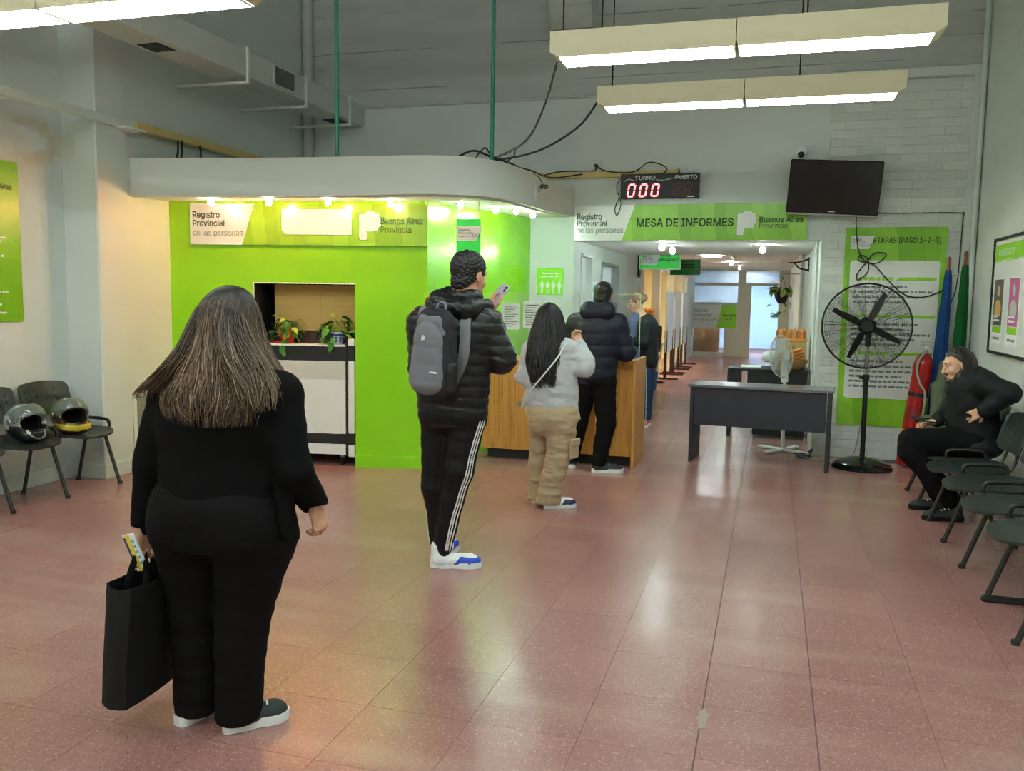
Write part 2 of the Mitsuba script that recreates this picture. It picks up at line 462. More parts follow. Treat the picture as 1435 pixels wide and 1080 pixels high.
w = box(XL - .2, XL, -7.2, 5.66, 0, ZC)
struct('wall_left', cat(w, box(XL - .2, XP, 5.98, YB + .2, 0, ZC)), 'mat_wall', 'white painted left wall with a stained upper part')
part('wall_left', 'pilaster', box(XL - .2, -5.03, 5.65, 5.985, 0, ZC, .012), 'mat_wall', label='white pilaster standing proud of the left wall')
struct('baseboard_left', cat(box(XL, XL + .012, -7, 5.65, 0, .12, .004), box(XL, -5.018, 5.638, 5.65, 0, .12, .004), box(-5.03, -5.018, 5.638, 5.99, 0, .12, .004), box(XP, XP + .012, 5.99, 6.5, 0, .12, .004)), 'mat_wall', 'low painted skirting along the left wall')
# back wall: plaster left and over the corridor, upper blockwork, brick pier on the right
op = Polygon([(XL - .2, 0), (CX0, 0), (CX0, 2.08), (CX1, 2.08), (CX1, 0), (XR + .2, 0), (XR + .2, 3.52), (XL - .2, 3.52)])
FB = frame((0, YB + .25, 0), (1, 0, 0))
struct('wall_back', onf(ext(op, .25), FB), 'mat_wall', 'white painted end wall over the corridor opening')
part('wall_back', 'upper_blockwork', box(XL - .2, XR + .2, YB - .004, YB + .25, 3.52, ZC), 'mat_block', label='grey white painted blockwork above the ledge')
part('wall_back', 'ledge', box(.46, XR, YB - .06, YB, 3.53, 3.62, .01), 'mat_wall', label='painted concrete ledge above the brick pier')
part('wall_back', 'ledge', box(XP, .46, YB - .02, YB, 3.505, 3.53, .006), 'mat_block', label='rough horizontal joint of the blockwork')
part('wall_back', 'mortar_bed', box(.46, 1.645, YB - .004, YB, 0, 3.5), 'mat_mortar')
part('wall_back', 'corner_return', box(1.645, XR, YB - .07, YB, 0, 3.53, .006), 'mat_wall', label='plain plaster strip beside the brick pier')
bv = []
r0 = np.random.default_rng(3)
zc, row = .012, 0
while zc < 3.46:
    x = .462 - (.12 if row % 2 else 0)
    while x < 1.64:
        a, b = max(x, .462), min(x + .232, 1.642)
        if b - a > .03: bv.append((a, b, zc))
        x += .244
    zc += .079; row += 1
for a, b, z in bv[:296]:
    d = .006 + .004 * r0.random()
    m = box(a, b + .009 - .004 * r0.random(), YB - d, YB, z + .003 * r0.random(), z + .0745 + .003 * r0.random(), .003)
    part('wall_back', 'brick', m, ['mat_brick_a', 'mat_brick_b', 'mat_brick_c'][r0.integers(3)])
struct('wall_right', box(XR, XR + .2, -7.2, YB + .2, 0, ZC), 'mat_wall', 'plain white painted right wall behind the row of chairs')
struct('wall_front', box(XL - .2, XR + .2, -7.4, -7.2, 0, ZC), 'mat_wall', 'white wall behind the viewer')
struct('ceiling', box(XL - .3, XR + .3, -7.4, YB + .3, ZC, ZC + .15), 'mat_ceiling', 'high pale grey ceiling of the hall')
hn = Polygon([(0, 4.35), (0, ZC), (12, ZC), (12, 4.75), (.55, 4.75), (.3, 4.1), (0, 4.0)])
struct('trim_1', mv(ext(hn, .42), np.array([[0, 0, 1.0], [-1.0, 0, 0], [0, 1.0, 0]]), (-2.2, YB, 0)), 'mat_block', 'concrete roof beam with a haunch meeting the end wall')
struct('trim_2', cyl((1.715, YB - .1, 0), (1.715, YB - .1, ZC), .024), 'mat_wall', 'white painted pipe in the right corner', True)
struct('trim_3', cat(cyl((-5.0, YB - .07, 0), (-5.0, YB - .07, ZC), .055)), 'mat_duct', 'pale vertical downpipe in the left corner', True)

# corridor and the rooms it opens on
struct('wall_corridor_right', box(CX1, CX1 + .2, YB + .25, YE + .1, 0, CZ + .1), 'mat_wall', 'white right wall of the corridor')
part('wall_corridor_right', 'conduit', cat(cyl((CX1 - .012, 9.4, .8), (CX1 - .012, 9.4, 2.2), .014), cyl((CX1 - .015, 13.5, 0), (CX1 - .015, 13.5, CZ), .03)), 'mat_white')
struct('wall_corridor_left', cat(box(CX0 - .15, CX0, YB + .25, 9.25, 0, CZ), box(CX0 - .15, CX0, 9.25, 9.8, 1.95, CZ), box(CX0 - .15, CX0, 9.8, 10.45, 0, CZ), box(CX0 - .15, CX0, 10.45, 11.6, 0, 1.0), box(CX0 - .15, CX0, 10.45, 11.6, 1.92, CZ),
       box(CX0 - .15, CX0, 11.6, 13.5, 0, CZ), box(CX0 - .15, CX0, 21.6, YE + .1, 0, CZ), box(CX0 - .15, CX0, 13.5, 21.6, 2.02, CZ)), 'mat_wall', 'white left wall of the corridor with a door and a window')
struct('wall_corridor_end', cat(box(-2.5, CX1 + .1, YE, YE + .08, 2.25, CZ + .05), box(-2.5, -2.06, YE, YE + .08, 0, 2.25), box(-2.06, CX1, YE, YE + .08, 1.87, 1.93), box(-.86, -.66, YE, YE + .08, 0, 2.25),
       box(-2.06, -.86, YE, YE + .08, 0, .11), box(-2.06, -.86, YE, YE + .08, 1.36, 1.42), box(-1.18, -.86, YE + .005, YE + .07, .11, 1.36), box(-.66, -.52, YE, YE + .08, 0, 1.87), box(.17, CX1 + .1, YE, YE + .08, 0, 2.25)), 'mat_end_frame', 'cream partition with glass panes at the far end of the corridor')
for k, (a, b, c, d, t) in enumerate([(-2.06, -.86, 1.93, 2.25, 'blue glass transom over the partition'), (-.66, .38, 1.93, 2.25, 'blue glass transom over the far door'), (-2.06, -.86, 1.42, 1.87, 'pale blue glass pane of the far partition'), (-2.06, -1.18, .11, 1.36, 'clear lower pane of the far partition')]):
    struct(f'window_{k + 1}', box(a, b, YE + .035, YE + .04, c, d), 'mat_frost' if k < 3 else 'mat_glass', t)
struct('ceiling_corridor', cat(box(CX0 - .3, CX1 + .2, YB + .25, 12.0, 2.09, CZ + .2), box(-6.2, CX1 + .2, 12.0, 28.2, CZ, CZ + .15)), 'mat_white_matte', 'low white corridor ceiling with a dropped front bay')
part('ceiling_corridor', 'strip', cat(box(-.75, -.70, 12.3, 18, CZ - .015, CZ), box(-.18, -.13, 12.3, 20, CZ - .015, CZ), box(.1, .14, 12.3, 23, CZ - .015, CZ), box(CX0, CX1, 18, 18.08, CZ - .04, CZ)), 'mat_white', label='thin cover strips on the corridor ceiling')
part('ceiling_corridor', 'torn_panel', ext(Polygon([(-1.1, 12.9), (-.5, 13.1), (-.05, 12.95), (-.4, 13.6), (-.7, 13.35)]), .01).apply_translation((0, 0, CZ - .011)), 'mat_vent_grey', label='dark torn patch in the ceiling')
struct('wall_back_room', cat(box(-3, 2.4, 28, 28.2, 0, CZ), box(-3.0, -2.8, YE, 28, 0, CZ), box(2.2, 2.4, YE, 28, 0, CZ), box(CX1 + .1, 2.4, YE, YE + .1, 0, CZ), box(CX1 + .1, 2.4, YE, 28.2, -.1, -.003), box(CX1 + .1, 2.4, YE, 28.2, CZ, CZ + .1)), 'mat_room_blue', 'bluish white wall of the room beyond the far door')
struct('wall_side_room', cat(box(-6.2, -6.0, 12.4, 22.2, 0, CZ), box(-6.0, CX0 - .15, 12.4, 12.6, 0, CZ), box(-6.0, CX0 - .15, 22.0, 22.2, 0, CZ)), 'mat_room_yellow', 'yellow lit wall of the side room off the corridor')
struct('wall_office', cat(box(-3.6, -3.5, YB + .25, 12.4, 0, CZ), box(-3.5, CX0 - .15, YB + .25, YB + .3, 0, CZ), box(-3.6, CX0 - .3, YB + .25, 12.4, CZ, CZ + .1)), 'mat_white_matte', 'white wall of the office behind the left door')
struct('window_5', box(CX0 - .09, CX0 - .085, 10.45, 11.6, 1.0, 1.92), 'mat_frost', 'pale blue office window in the left corridor wall')
part('window_5', 'frame', cat(box(CX0 - .1, CX0 + .012, 10.43, 11.62, 1.90, 1.93), box(CX0 - .1, CX0 + .012, 10.43, 11.62, .98, 1.0), box(CX0 - .1, CX0 + .012, 10.43, 10.46, 1.0, 1.9), box(CX0 - .1, CX0 + .012, 11.59, 11.62, 1.0, 1.9)), 'mat_steel')
struct('door_1', box(CX0 - .1, CX0 - .055, 9.26, 9.79, .01, 1.94, .004), 'mat_panel_grey', 'pale grey office door in the left corridor wall')
part('door_1', 'handle', cat(cyl((CX0 - .055, 9.34, 1.0), (CX0 - .0, 9.34, 1.0), .012), cyl((CX0 - .005, 9.34, 1.0), (CX0 - .005, 9.46, 1.0), .01)), 'mat_steel')
part('door_1', 'frame', cat(box(CX0 - .1, CX0 + .012, 9.24, 9.27, 0, 1.96), box(CX0 - .1, CX0 + .012, 9.78, 9.81, 0, 1.96), box(CX0 - .1, CX0 + .03, 9.24, 9.81, 1.94, 1.97)), 'mat_white')
struct('door_2', cat(box(CX0 - .09, CX0 - .04, 13.52, 14.2, 0, 2.0, .004)), 'mat_panel_grey', 'white framed glass door panel standing at the side room')
part('door_2', 'edge_strip', cat(box(CX0 - .03, CX0 - .015, 13.9, 13.93, 0, 2.0), box(CX0 - .03, CX0 - .015, 14.15, 14.18, 0, 2.0)), 'mat_white')
struct('trim_4', box(CX0 + .0, CX0 + .03, 13.38, 13.5, 1.82, 2.24), 'mat_grille_dark', 'dark upright channel at the end of the left corridor wall')
for y in (16.2, 18.6, 20.6): struct('trim_5' if y < 17 else ('trim_6' if y < 19 else 'trim_7'), box(CX0 - .15, CX0, y, y + .18, 0, 2.02), 'mat_end_frame', 'cream post between the openings of the side room, the %s one' % {16.2: 'nearest', 18.6: 'middle', 20.6: 'farthest'}[y])

# ------------------------------------------------------------------ the booth shell
G0 = np.array([-5.06, 6.53, 0.0]); gd = np.array([.9847, .1743, 0.0]); FG = frame(G0, gd); GL = 2.295
gw = Polygon([(0, 0), (GL, 0), (GL, 2.31), (0, 2.31)]).difference(sbox(.752, 0, 1.66, 1.585))
struct('wall_booth', onf(ext(gw, .1), FG, z=-.1), 'mat_booth_green', 'lime green booth front with a square opening')
P1 = G0 + gd * GL; sd = np.array([-2.45, 8.9, 0]) - P1; sl = np.linalg.norm(sd); FS = frame(P1, sd)
part('wall_booth', 'side', onf(ext(sbox(-.01, 0, sl, 2.31), .1), FS, z=-.1), 'mat_booth_green', label='lime green side of the booth running back to the counter')
part('wall_booth', 'skirting', onf(ext(sbox(1.66, 0, GL + .01, .1), .008), FG), 'mat_booth_green')
part('wall_booth', 'jamb', cat(onf(box(.748, .758, 0, 1.588, -.012, .004), FG), onf(box(.748, 1.66, 1.580, 1.590, -.012, .004), FG)), 'mat_white', label='thin pale edge round the booth opening')
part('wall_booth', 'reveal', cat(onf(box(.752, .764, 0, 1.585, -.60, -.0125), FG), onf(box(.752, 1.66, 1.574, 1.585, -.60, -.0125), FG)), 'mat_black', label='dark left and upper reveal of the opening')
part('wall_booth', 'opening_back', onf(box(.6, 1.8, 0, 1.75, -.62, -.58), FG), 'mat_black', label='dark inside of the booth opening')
pl = []
top = np.array([(-5.06, 6.06), (-4.5, 6.2), (-3.81, 6.35), (-3.3, 6.42), (-2.72, 6.49), (-2.45, 6.6), (-2.28, 6.75), (-2.18, 6.98), (-2.14, 7.2), (-2.115, 7.6), (-2.10, 8.05), (-2.05, 8.5), (-1.985, 8.9)])
fine = bez(np.column_stack([top, top[:, 0] * 0]), 5)[:, :2]
u = np.concatenate([[0], np.cumsum(np.linalg.norm(np.diff(fine, axis=0), axis=1))]); u /= u[-1]
zb, zt = 2.262 + .06 * u, 2.575 + .035 * u
nrm = np.column_stack([np.gradient(fine[:, 1]), -np.gradient(fine[:, 0])]); nrm /= np.linalg.norm(nrm, axis=1, keepdims=True)
inn = fine - nrm * .05
N = len(fine)
v = np.vstack([np.column_stack([fine, zb]), np.column_stack([fine, zt]), np.column_stack([inn, zt]), np.column_stack([inn, zb])])
f = []
for i in range(N - 1):
    for a, b in ((0, 1), (1, 2), (2, 3), (3, 0)):
        f += [[a * N + i, a * N + i + 1, b * N + i + 1], [a * N + i, b * N + i + 1, b * N + i]]
f += [[0, N, 2 * N], [0, 2 * N, 3 * N], [N - 1, 3 * N - 1, 2 * N - 1], [N - 1, 4 * N - 1, 3 * N - 1]]
fm = trimesh.Trimesh(v, np.array(f), process=False); fm.fix_normals()
struct('trim_8', fm, 'mat_fascia', 'white rounded fascia band over the booth', 40)
sp = Polygon(list(map(tuple, inn)) + [(-2.0, 8.9), (-5.06, 8.9)]).buffer(0)
sm = ext(sp, .02); sv = np.array(sm.vertices)
sv[:, 2] += 2.268 + .05 * np.clip((sv[:, 1] - 6.2) / 2.7, 0, 1); sm.vertices = sv
struct('ceiling_booth', sm, 'mat_white_matte', 'white underside of the booth canopy')

# ------------------------------------------------------------------ lamps
def fluorescent(x0, x1, y, z, label, group=None, hang=((.05, .08), (.6, .65))):
    t = thing('fluorescent_light', label, 'ceiling light', group); L = (x1 - x0) / 2
    for k in range(2):
        a, b = x0 + k * L + .002, x0 + (k + 1) * L - .002; ea, eb = (.05, .006) if k == 0 else (.006, .05)
        hous = trimesh.convex.convex_hull(np.array([[a, y - .12, z + .15], [b, y - .12, z + .15], [a, y + .12, z + .15], [b, y + .12, z + .15], [a, y - .12, z + .035], [b, y - .12, z + .035], [a, y + .12, z + .035], [b, y + .12, z + .035],
              [a + ea, y - .118, z + .004], [b - eb, y - .118, z + .004], [a + ea, y + .118, z + .004], [b - eb, y + .118, z + .004]]))
        part(t, 'housing', hous, 'mat_beige')
        lp = box(a + ea + .008, b - eb - .008, y - .115, y + .115, z, z + .0035)
        part(t, 'lit_tray', lp, 'mat_lamp_tube', emitter=EM_TUBE)
        fins = [box(a + .055, b - .055, y + q - .0015, y + q + .0015, z - .006, z) for q in (-.06, .0, .06)]
        n = int((b - a) / .085)
        fins += [box(x - .0015, x + .0015, y - .105, y + .105, z - .008, z) for x in np.linspace(a + .056, b - .056, n)]
        part(t, 'louvre', cat(fins), 'mat_white')
    part(t, 'rail', cyl((x0 + .04, y, z + .162), (x1 - .04, y, z + .162), .012, 8), 'mat_black')
    for q in hang: part(t, 'hanger', cyl((x0 + q[0] * (x1 - x0) + .01, y, z + .165), (x0 + q[0] * (x1 - x0) + .01, y, ZC), .005, 6), 'mat_black')
    return t


EM_TUBE = emit('lamp_tube', TUBE)
fluorescent(-1.31, .81, 5.23, 2.89, 'long beige fluorescent fitting nearer the viewer, upper of the two pairs on the right', hang=((.02, 0), (.13, 0), (.67, 0)))
fluorescent(-1.31, .81, 6.66, 2.905, 'long beige fluorescent fitting farther off, lower of the two pairs on the right', hang=((.04, 0), (.67, 0)))
fluorescent(-4.78, -2.45, 3.80, 2.9, 'bright fluorescent fitting cut by the upper left corner of the photo', hang=((.3, 0), (.9, 0)))
for x0 in (-1.31,):  # assumed fittings overhead, out of view, added for the hall light
    fluorescent(x0, x0 + 2.12, 2.2, 2.9, 'unseen fluorescent fitting added over the viewer', 'assumed fluorescent fittings out of view', hang=((.1, 0), (.9, 0)))
fluorescent(-1.31, .81, 3.82, 2.9, 'unseen fluorescent fitting added over the viewer', 'assumed fluorescent fittings out of view', hang=((.1, 0), (.9, 0)))  # another unseen fitting, added for the same purpose
EM_BARE = emit('lamp_bare', BARE)
for y in (1.2, -1.4, -4.2):  # assumed tubes out of view, added so the upper walls get brighter
    for x0 in (-4.1, -1.3):
        t = thing('added_batten', 'assumed bare tube batten added high out of view to light the upper walls', 'ceiling light', 'added bare tube battens out of view')
        part(t, 'spine', box(x0, x0 + 2.1, y - .05, y + .05, 3.96, 4.0), 'mat_beige')
        for q in (-.06, .06): part(t, 'tube', cyl((x0 + .03, y + q, 3.91), (x0 + 2.07, y + q, 3.91), .025, 10), 'mat_lamp_bare', emitter=EM_BARE)
        part(t, 'hanger', cat(cyl((x0 + .3, y, 4.0), (x0 + .3, y, ZC), .005, 6), cyl((x0 + 1.8, y, 4.0), (x0 + 1.8, y, ZC), .005, 6)), 'mat_black')

EMW, EMN, EMC = emit('bulb_warm', WARM), emit('bulb_neutral', NEUTRAL), emit('bulb_cool', COOL)


def bulb(x, y, z, zc, kind, label, group=None, r=.027):
    t = thing('light_bulb', label, 'light bulb', group)
    e, m = {'w': (EMW, 'mat_bulb_warm'), 'n': (EMN, 'mat_bulb_neutral'), 'c': (EMC, 'mat_bulb_cool')}[kind]
    part(t, 'glass_bulb', sph((x, y, z), (r, r, r * 1.1)), m, True, emitter=e)
    part(t, 'socket', lathe([(0, 0), (.02, 0), (.024, zc - z - r * .8 - .004), (.034, zc - z - r * .8), (0, zc - z - r * .8)], 16, t=(x, y, z + r * .8)), 'mat_white', 30)


BP = [(-4.515, 6.36, 'w', 'leftmost warm bulb under the booth canopy'), (-4.01, 6.43, 'w', 'second warm bulb from the left under the booth canopy'), (-3.505, 6.5, 'w', 'third bulb from the left under the booth canopy, yellowish'),
      (-3.054, 6.72, 'n', 'fourth bulb from the left under the booth canopy, above the end of its sign'), (-2.55, 7.02, 'c', 'cool bulb over the small hanging green sign'), (-2.40, 7.54, 'c', 'cool bulb right of the small hanging green sign'),
      (-2.245, 7.66, 'c', 'cool bulb, second from the right under the canopy curve'), (-2.215, 8.125, 'c', 'rightmost cool bulb under the canopy curve')]
for x, y, k, l in BP:
    zs = 2.268 + .05 * min(max((y - 6.2) / 2.7, 0), 1)
    bulb(x, y, zs - .034, zs, k, l, r=.026)
for x, y, zc, l in [(-1.13, 9.3, 2.09, 'left bulb just behind the MESA DE INFORMES sign'), (-1.09, 9.95, 2.09, 'bulb above the bright hanging green sign'), (-.119, 9.8, 2.09, 'bulb in the right half of the corridor mouth'), (-.805, 17.96, CZ, 'left bulb of the far pair on the corridor ceiling'), (-.73, 20.5, CZ, 'right bulb of the far pair on the corridor ceiling')]:
    bulb(x, y, zc - .06, zc, 'c', l, r=.034)
t = thing('ceiling_lamp', 'square ceiling lamp in the blue lit room beyond the far door', 'ceiling light')
part(t, 'lit_panel', box(-1.3, -.1, 24.6, 26.4, CZ - .03, CZ), 'mat_lamp_room', emitter=emit('lamp_room', (13., 16.5, 20.0)))
t = thing('ceiling_lamp', 'square ceiling lamp in the yellow side room', 'ceiling light')
part(t, 'lit_panel', box(-4.6, -3.6, 15.5, 19.5, CZ - .03, CZ), 'mat_lamp_side', emitter=emit('lamp_side', (14., 13., 8.5)))
t = thing('ceiling_lamp', 'ceiling lamp of the office behind the left door', 'ceiling light')
part(t, 'lit_panel', box(-3.1, -2.6, 9.8, 11.6, CZ - .03, CZ), 'mat_lamp_office', emitter=emit('lamp_office', (7., 7.4, 7.6)))
t = thing('ceiling_lamp', 'added lamp panel hidden on the corridor ceiling behind the hanging green signs', 'ceiling light')
for y in (15.6,): part(t, 'lit_panel', box(-1.2, -.9, y, y + .5, (2.09 if y < 12 else CZ) - .025, 2.09 if y < 12 else CZ), 'mat_lamp_cor', emitter=emit('lamp_cor', (26., 28., 28.)))  # extra panel hidden behind the signs, added to brighten the corridor


# ------------------------------------------------------------------ signs and lettering
def logo_p(h):
    """White map-like letter P of the signs, h tall."""
    c = Point(.52, .64).buffer(.36, quad_segs=10)
    sc = [Point(.52 + .36 * math.cos(a), .64 + .36 * math.sin(a)).buffer(.055, quad_segs=4) for a in np.radians([100, 70, 40, 10, -20, -50])]
    p = unary_union([c, sbox(.12, 0, .34, .88).buffer(.02), sbox(.12, .34, .7, .7), *sc]).buffer(.015).simplify(.004)
    return affinity.scale(p, h, h, origin=(0, 0))


t = thing('booth_sign', 'long glossy green sign over the booth opening with Registro Provincial de las personas', 'sign')
part(t, 'panel', onf(box(.2, 2.293, 1.907, 2.255, .002, .022), FG), 'mat_sign_green')
part(t, 'white_field', onf(ext(Polygon([(.2, 1.907), (.667, 1.907), (.782, 2.255), (.2, 2.255)]), .003), FG, z=.0215), 'mat_sign_white', label='white slanted field of the sign')
part(t, 'blank_patch', onf(ext(Polygon([(1.05, 1.997), (1.638, 1.997), (1.638, 2.212), (1.023, 2.212), (1.023, 2.04)]), .006), FG, z=.0215), 'mat_sign_white', label='blank white patch stuck on the sign')
part(t, 'emblem', onf(ext(logo_p(.225), .004), FG, 1.685, 1.965, .0215), 'mat_sign_white', label='white P emblem')
for s, x, z, w, b, m, h in (('Registro', .222, 2.137, .243, True, 'ink', .052), ('Provincial', .222, 2.064, .29, True, 'ink', .052), ('de las personas', .222, 1.985, .45, False, 'ink_grey', .05), ('Buenos Aires', 1.886, 2.09, .36, True, 'ink_green', .054), ('Provincia', 1.886, 2.02, .262, False, 'ink_green', .052)):
    part(t, 'lettering', onf(text(s, h, w, b), FG, x, z, .0235), 'mat_' + m)
FW = frame((0, YB, 0), (1, 0, 0))
t = thing('information_desk_sign', 'wide white and green sign reading MESA DE INFORMES over the corridor mouth', 'sign')
part(t, 'panel', onf(box(-1.978, .289, 2.08, 2.432, .002, .018), FW), 'mat_sign_white')
part(t, 'green_field', onf(ext(Polygon([(-1.485, 2.08), (.289, 2.08), (.289, 2.432), (-1.36, 2.432)]), .003), FW, z=.0175), 'mat_sign_green', label='green field of tonal bands')
part(t, 'emblem', onf(ext(logo_p(.215), .003), FW, -.375, 2.135, .02), 'mat_sign_white', label='white P emblem')
for s, x, z, w, b, m, h in (('Registro', -1.955, 2.292, .258, True, 'ink', .056), ('Provincial', -1.955, 2.224, .312, False, 'ink', .056), ('de las personas', -1.957, 2.155, .48, False, 'ink_grey', .054), ('MESA DE INFORMES', -1.345, 2.215, .945, True, 'ink_green', .076), ('Buenos Aires', -.155, 2.248, .405, True, 'ink_green', .052), ('Provincia', -.155, 2.19, .262, False, 'ink_green', .05)):
    part(t, 'lettering', onf(text(s, h, w, b), FW, x, z, .0205), 'mat_' + m)


def small_logo(parent, fr, x, z, h, depth=.004, back='mat_sign_white'):
    part(parent, 'white_field', onf(ext(Polygon([(0, 0), (h * 1.35, 0), (h * 1.75, h), (0, h)]), .003), fr, x, z, depth), back)
    for k, (s, b) in enumerate((('Registro', True), ('Provincial', True), ('de las personas', False))):
        part(parent, 'lettering', onf(text(s, h * .15, None, b, .002), fr, x + .06 * h, z + h * (.66 - .21 * k), depth + .0025), 'mat_ink_grey')


t = thing('hanging_sign', 'small green sign BANO hanging in front of the booth above the man with the backpack', 'sign')
fr = frame((-2.52, 6.86, 0), (1, .05, 0))
part(t, 'panel', onf(box(0, .205, 1.85, 2.125, -.005, .005), fr), 'mat_bright_green')
small_logo(t, fr, .01, 1.95, .12, .005); part(t, 'lettering', onf(text('BAÑO', .03, .075, True), fr, .118, 1.985, .005), 'mat_ink_green')
part(t, 'hook', cat(cyl((-2.5, 6.86, 2.12), (-2.5, 6.86, 2.285), .003, 6), cyl((-2.33, 6.87, 2.12), (-2.33, 6.87, 2.285), .003, 6)), 'mat_steel')
t = thing('hanging_sign', 'bright green sign RETIRO hanging in the corridor on the left', 'sign')
fr = frame((-1.76, 12.1, 0), (1, 0, 0))
part(t, 'panel', onf(box(0, .54, 1.905, 2.19, -.006, .006), fr), 'mat_bright_green'); small_logo(t, fr, .01, 1.955, .16, .006)
part(t, 'lettering', onf(text('RETIRO', .03, .15, True), fr, .27, 2.07, .006), 'mat_ink_green'); part(t, 'lettering', onf(text('DNI/PASAPORTE', .03, .3, True), fr, .215, 2.01, .006), 'mat_ink_green')
part(t, 'rim', cat(onf(box(-.012, .552, 1.893, 1.905, -.008, .01), fr), onf(box(-.012, .552, 2.19, 2.202, -.008, .01), fr), onf(box(-.012, 0, 1.893, 2.2, -.008, .01), fr), onf(box(.54, .552, 1.893, 2.2, -.008, .01), fr)), 'mat_pale_green')
part(t, 'hook', cat(cyl((-1.7, 12.1, 2.19), (-1.7, 12.1, CZ), .004, 6), cyl((-1.3, 12.1, 2.19), (-1.3, 12.1, CZ), .004, 6)), 'mat_steel')
t = thing('hanging_sign', 'dark green sign hanging farther down the corridor behind the bright one', 'sign')
fr = frame((-1.67, 15, 0), (1, 0, 0))
part(t, 'panel', onf(box(0, .5, 1.9, 2.16, -.006, .006), fr), 'mat_deep_green'); part(t, 'lettering', onf(cat([box(.1, .4, z, z + .02, .006, .009) for z in (2.06, 2.02)]), fr), 'mat_ink_green')
part(t, 'hook', cat(cyl((-1.6, 15, 2.16), (-1.6, 15, CZ), .004, 6), cyl((-1.25, 15, 2.16), (-1.25, 15, CZ), .004, 6)), 'mat_steel')


def bars(x0, x1, z, h, seed, depth, gapw=.02):
    """A line of small print: words as thin bars."""
    r = random.Random(seed); out, x = [], x0
    while x < x1 - .02:
        w_ = min(r.uniform(.02, .075), x1 - x); out.append(box(x, x + w_, z, z + h, depth, depth + .001)); x += w_ + gapw * .6
    return cat(out)


t = thing('steps_poster', 'large green and white poster headed ETAPAS behind the black fan', 'poster')
part(t, 'panel', onf(box(.64, 1.515, .32, 2.192, .016, .022), FW), 'mat_sign_green')
part(t, 'white_field', onf(ext(affinity.translate(prect(.775, 1.3, .03), .695, .585), .002), FW, z=.0215), 'mat_sign_white', label='white text field with rounded corners')
part(t, 'lettering', onf(text('ETAPAS (PASO 1-2-3)', .052, .575, True, .002), FW, .885, 2.045, .022), 'mat_ink_green')
small_logo(t, FW, .69, 1.99, .12, .022)
k = 0
for zt_, n in ((1.70, 4), (1.35, 5), (1.0, 6)):
    part(t, 'heading_band', onf(ext(Polygon([(1.1, zt_), (1.45, zt_), (1.45, zt_ + .03), (1.14, zt_ + .03)]), .001), FW, z=.0235), 'mat_lime')
    part(t, 'lettering', onf(bars(.76, 1.08, zt_, .03, k + 50, .0235), FW), 'mat_lime')
    for q in range(n):
        part(t, 'lettering', onf(bars(.735, 1.2 + .22 * ((q * 7 + k) % 3) / 2, zt_ - .07 - .048 * q, .02, k, .0235), FW), 'mat_ink_grey'); k += 1
part(t, 'emblem', onf(ext(logo_p(.075), .002), FW, 1.35, .36, .0225), 'mat_sign_white')
t = thing('wall_poster', 'glossy green poster on the left wall, cut by the photo edge', 'poster')
FL = frame((XL, 4.35, 0), (0, 1, 0))
part(t, 'panel', onf(box(0, .865, 1.26, 2.42, .003, .009), FL), 'mat_sign_green')
part(t, 'lettering', onf(text('Buenos Aires', .04, .3, True, .002), FL, .5, 2.215, .009), 'mat_ink_green')
for q, z in enumerate((1.86, 1.83, 1.80, 1.73, 1.6, 1.5, 1.47, 1.38, 1.35, 1.32)): part(t, 'lettering', onf(bars(.3, .74 - .05 * (q % 3), z, .014, q + 90, .009), FL), 'mat_sign_white')
part(t, 'screw', cat([onf(lathe([(0, 0), (.008, 0), (.006, .004), (0, .005)], 10), FL, .82, z, .009) for z in (1.3, 1.85, 2.36)]), 'mat_steel')
t = thing('flyer', 'small lime flyer with four white figures on the white wall right of the booth', 'flyer')
part(t, 'sheet', onf(box(-2.37, -2.089, 1.52, 1.795, .002, .005), FW), 'mat_flyer_green')
part(t, 'lettering', onf(cat(bars(-2.31, -2.14, 1.735, .016, 5, .005), bars(-2.33, -2.12, 1.705, .016, 6, .005)), FW), 'mat_sign_white')
for q in range(4):
    x = -2.335 + .062 * q
    fg = unary_union([Point(x + .02, 1.655).buffer(.011), sbox(x + .008, 1.595, x + .032, 1.642), sbox(x - .002, 1.6, x + .006, 1.64), sbox(x + .034, 1.6, x + .042, 1.64), sbox(x + .009, 1.54, x + .018, 1.6), sbox(x + .022, 1.54, x + .031, 1.6)])
    part(t, 'figure', onf(ext(fg, .001), FW, z=.005), 'mat_sign_white')
t = thing('notice_board', 'white board in a thin dark frame with two notices on the right wall', 'notice board')
FR = frame((XR, 8.0, 0), (0, -1, 0))
part(t, 'backing', onf(box(0, 1.6, 1.12, 2.0, .004, .02), FR), 'mat_sign_white')
part(t, 'frame', onf(cat(box(-.02, 1.62, 1.1, 1.122, .002, .032), box(-.02, 1.62, 1.998, 2.02, .002, .032), box(-.02, .002, 1.1, 2.02, .002, .032), box(1.598, 1.62, 1.1, 2.02, .002, .032)), FR), 'mat_black')
part(t, 'header', onf(box(.02, 1.58, 1.83, 1.965, .02, .022), FR), 'mat_lime', label='pale green heading strip'); part(t, 'lettering', onf(text('REQUISITOS', .05, .5, True, .001), FR, .12, 1.875, .022), 'mat_pale_green')
part(t, 'lettering', onf(box(.02, 1.58, 1.835, 1.842, .022, .0225), FR), 'mat_pale_green')
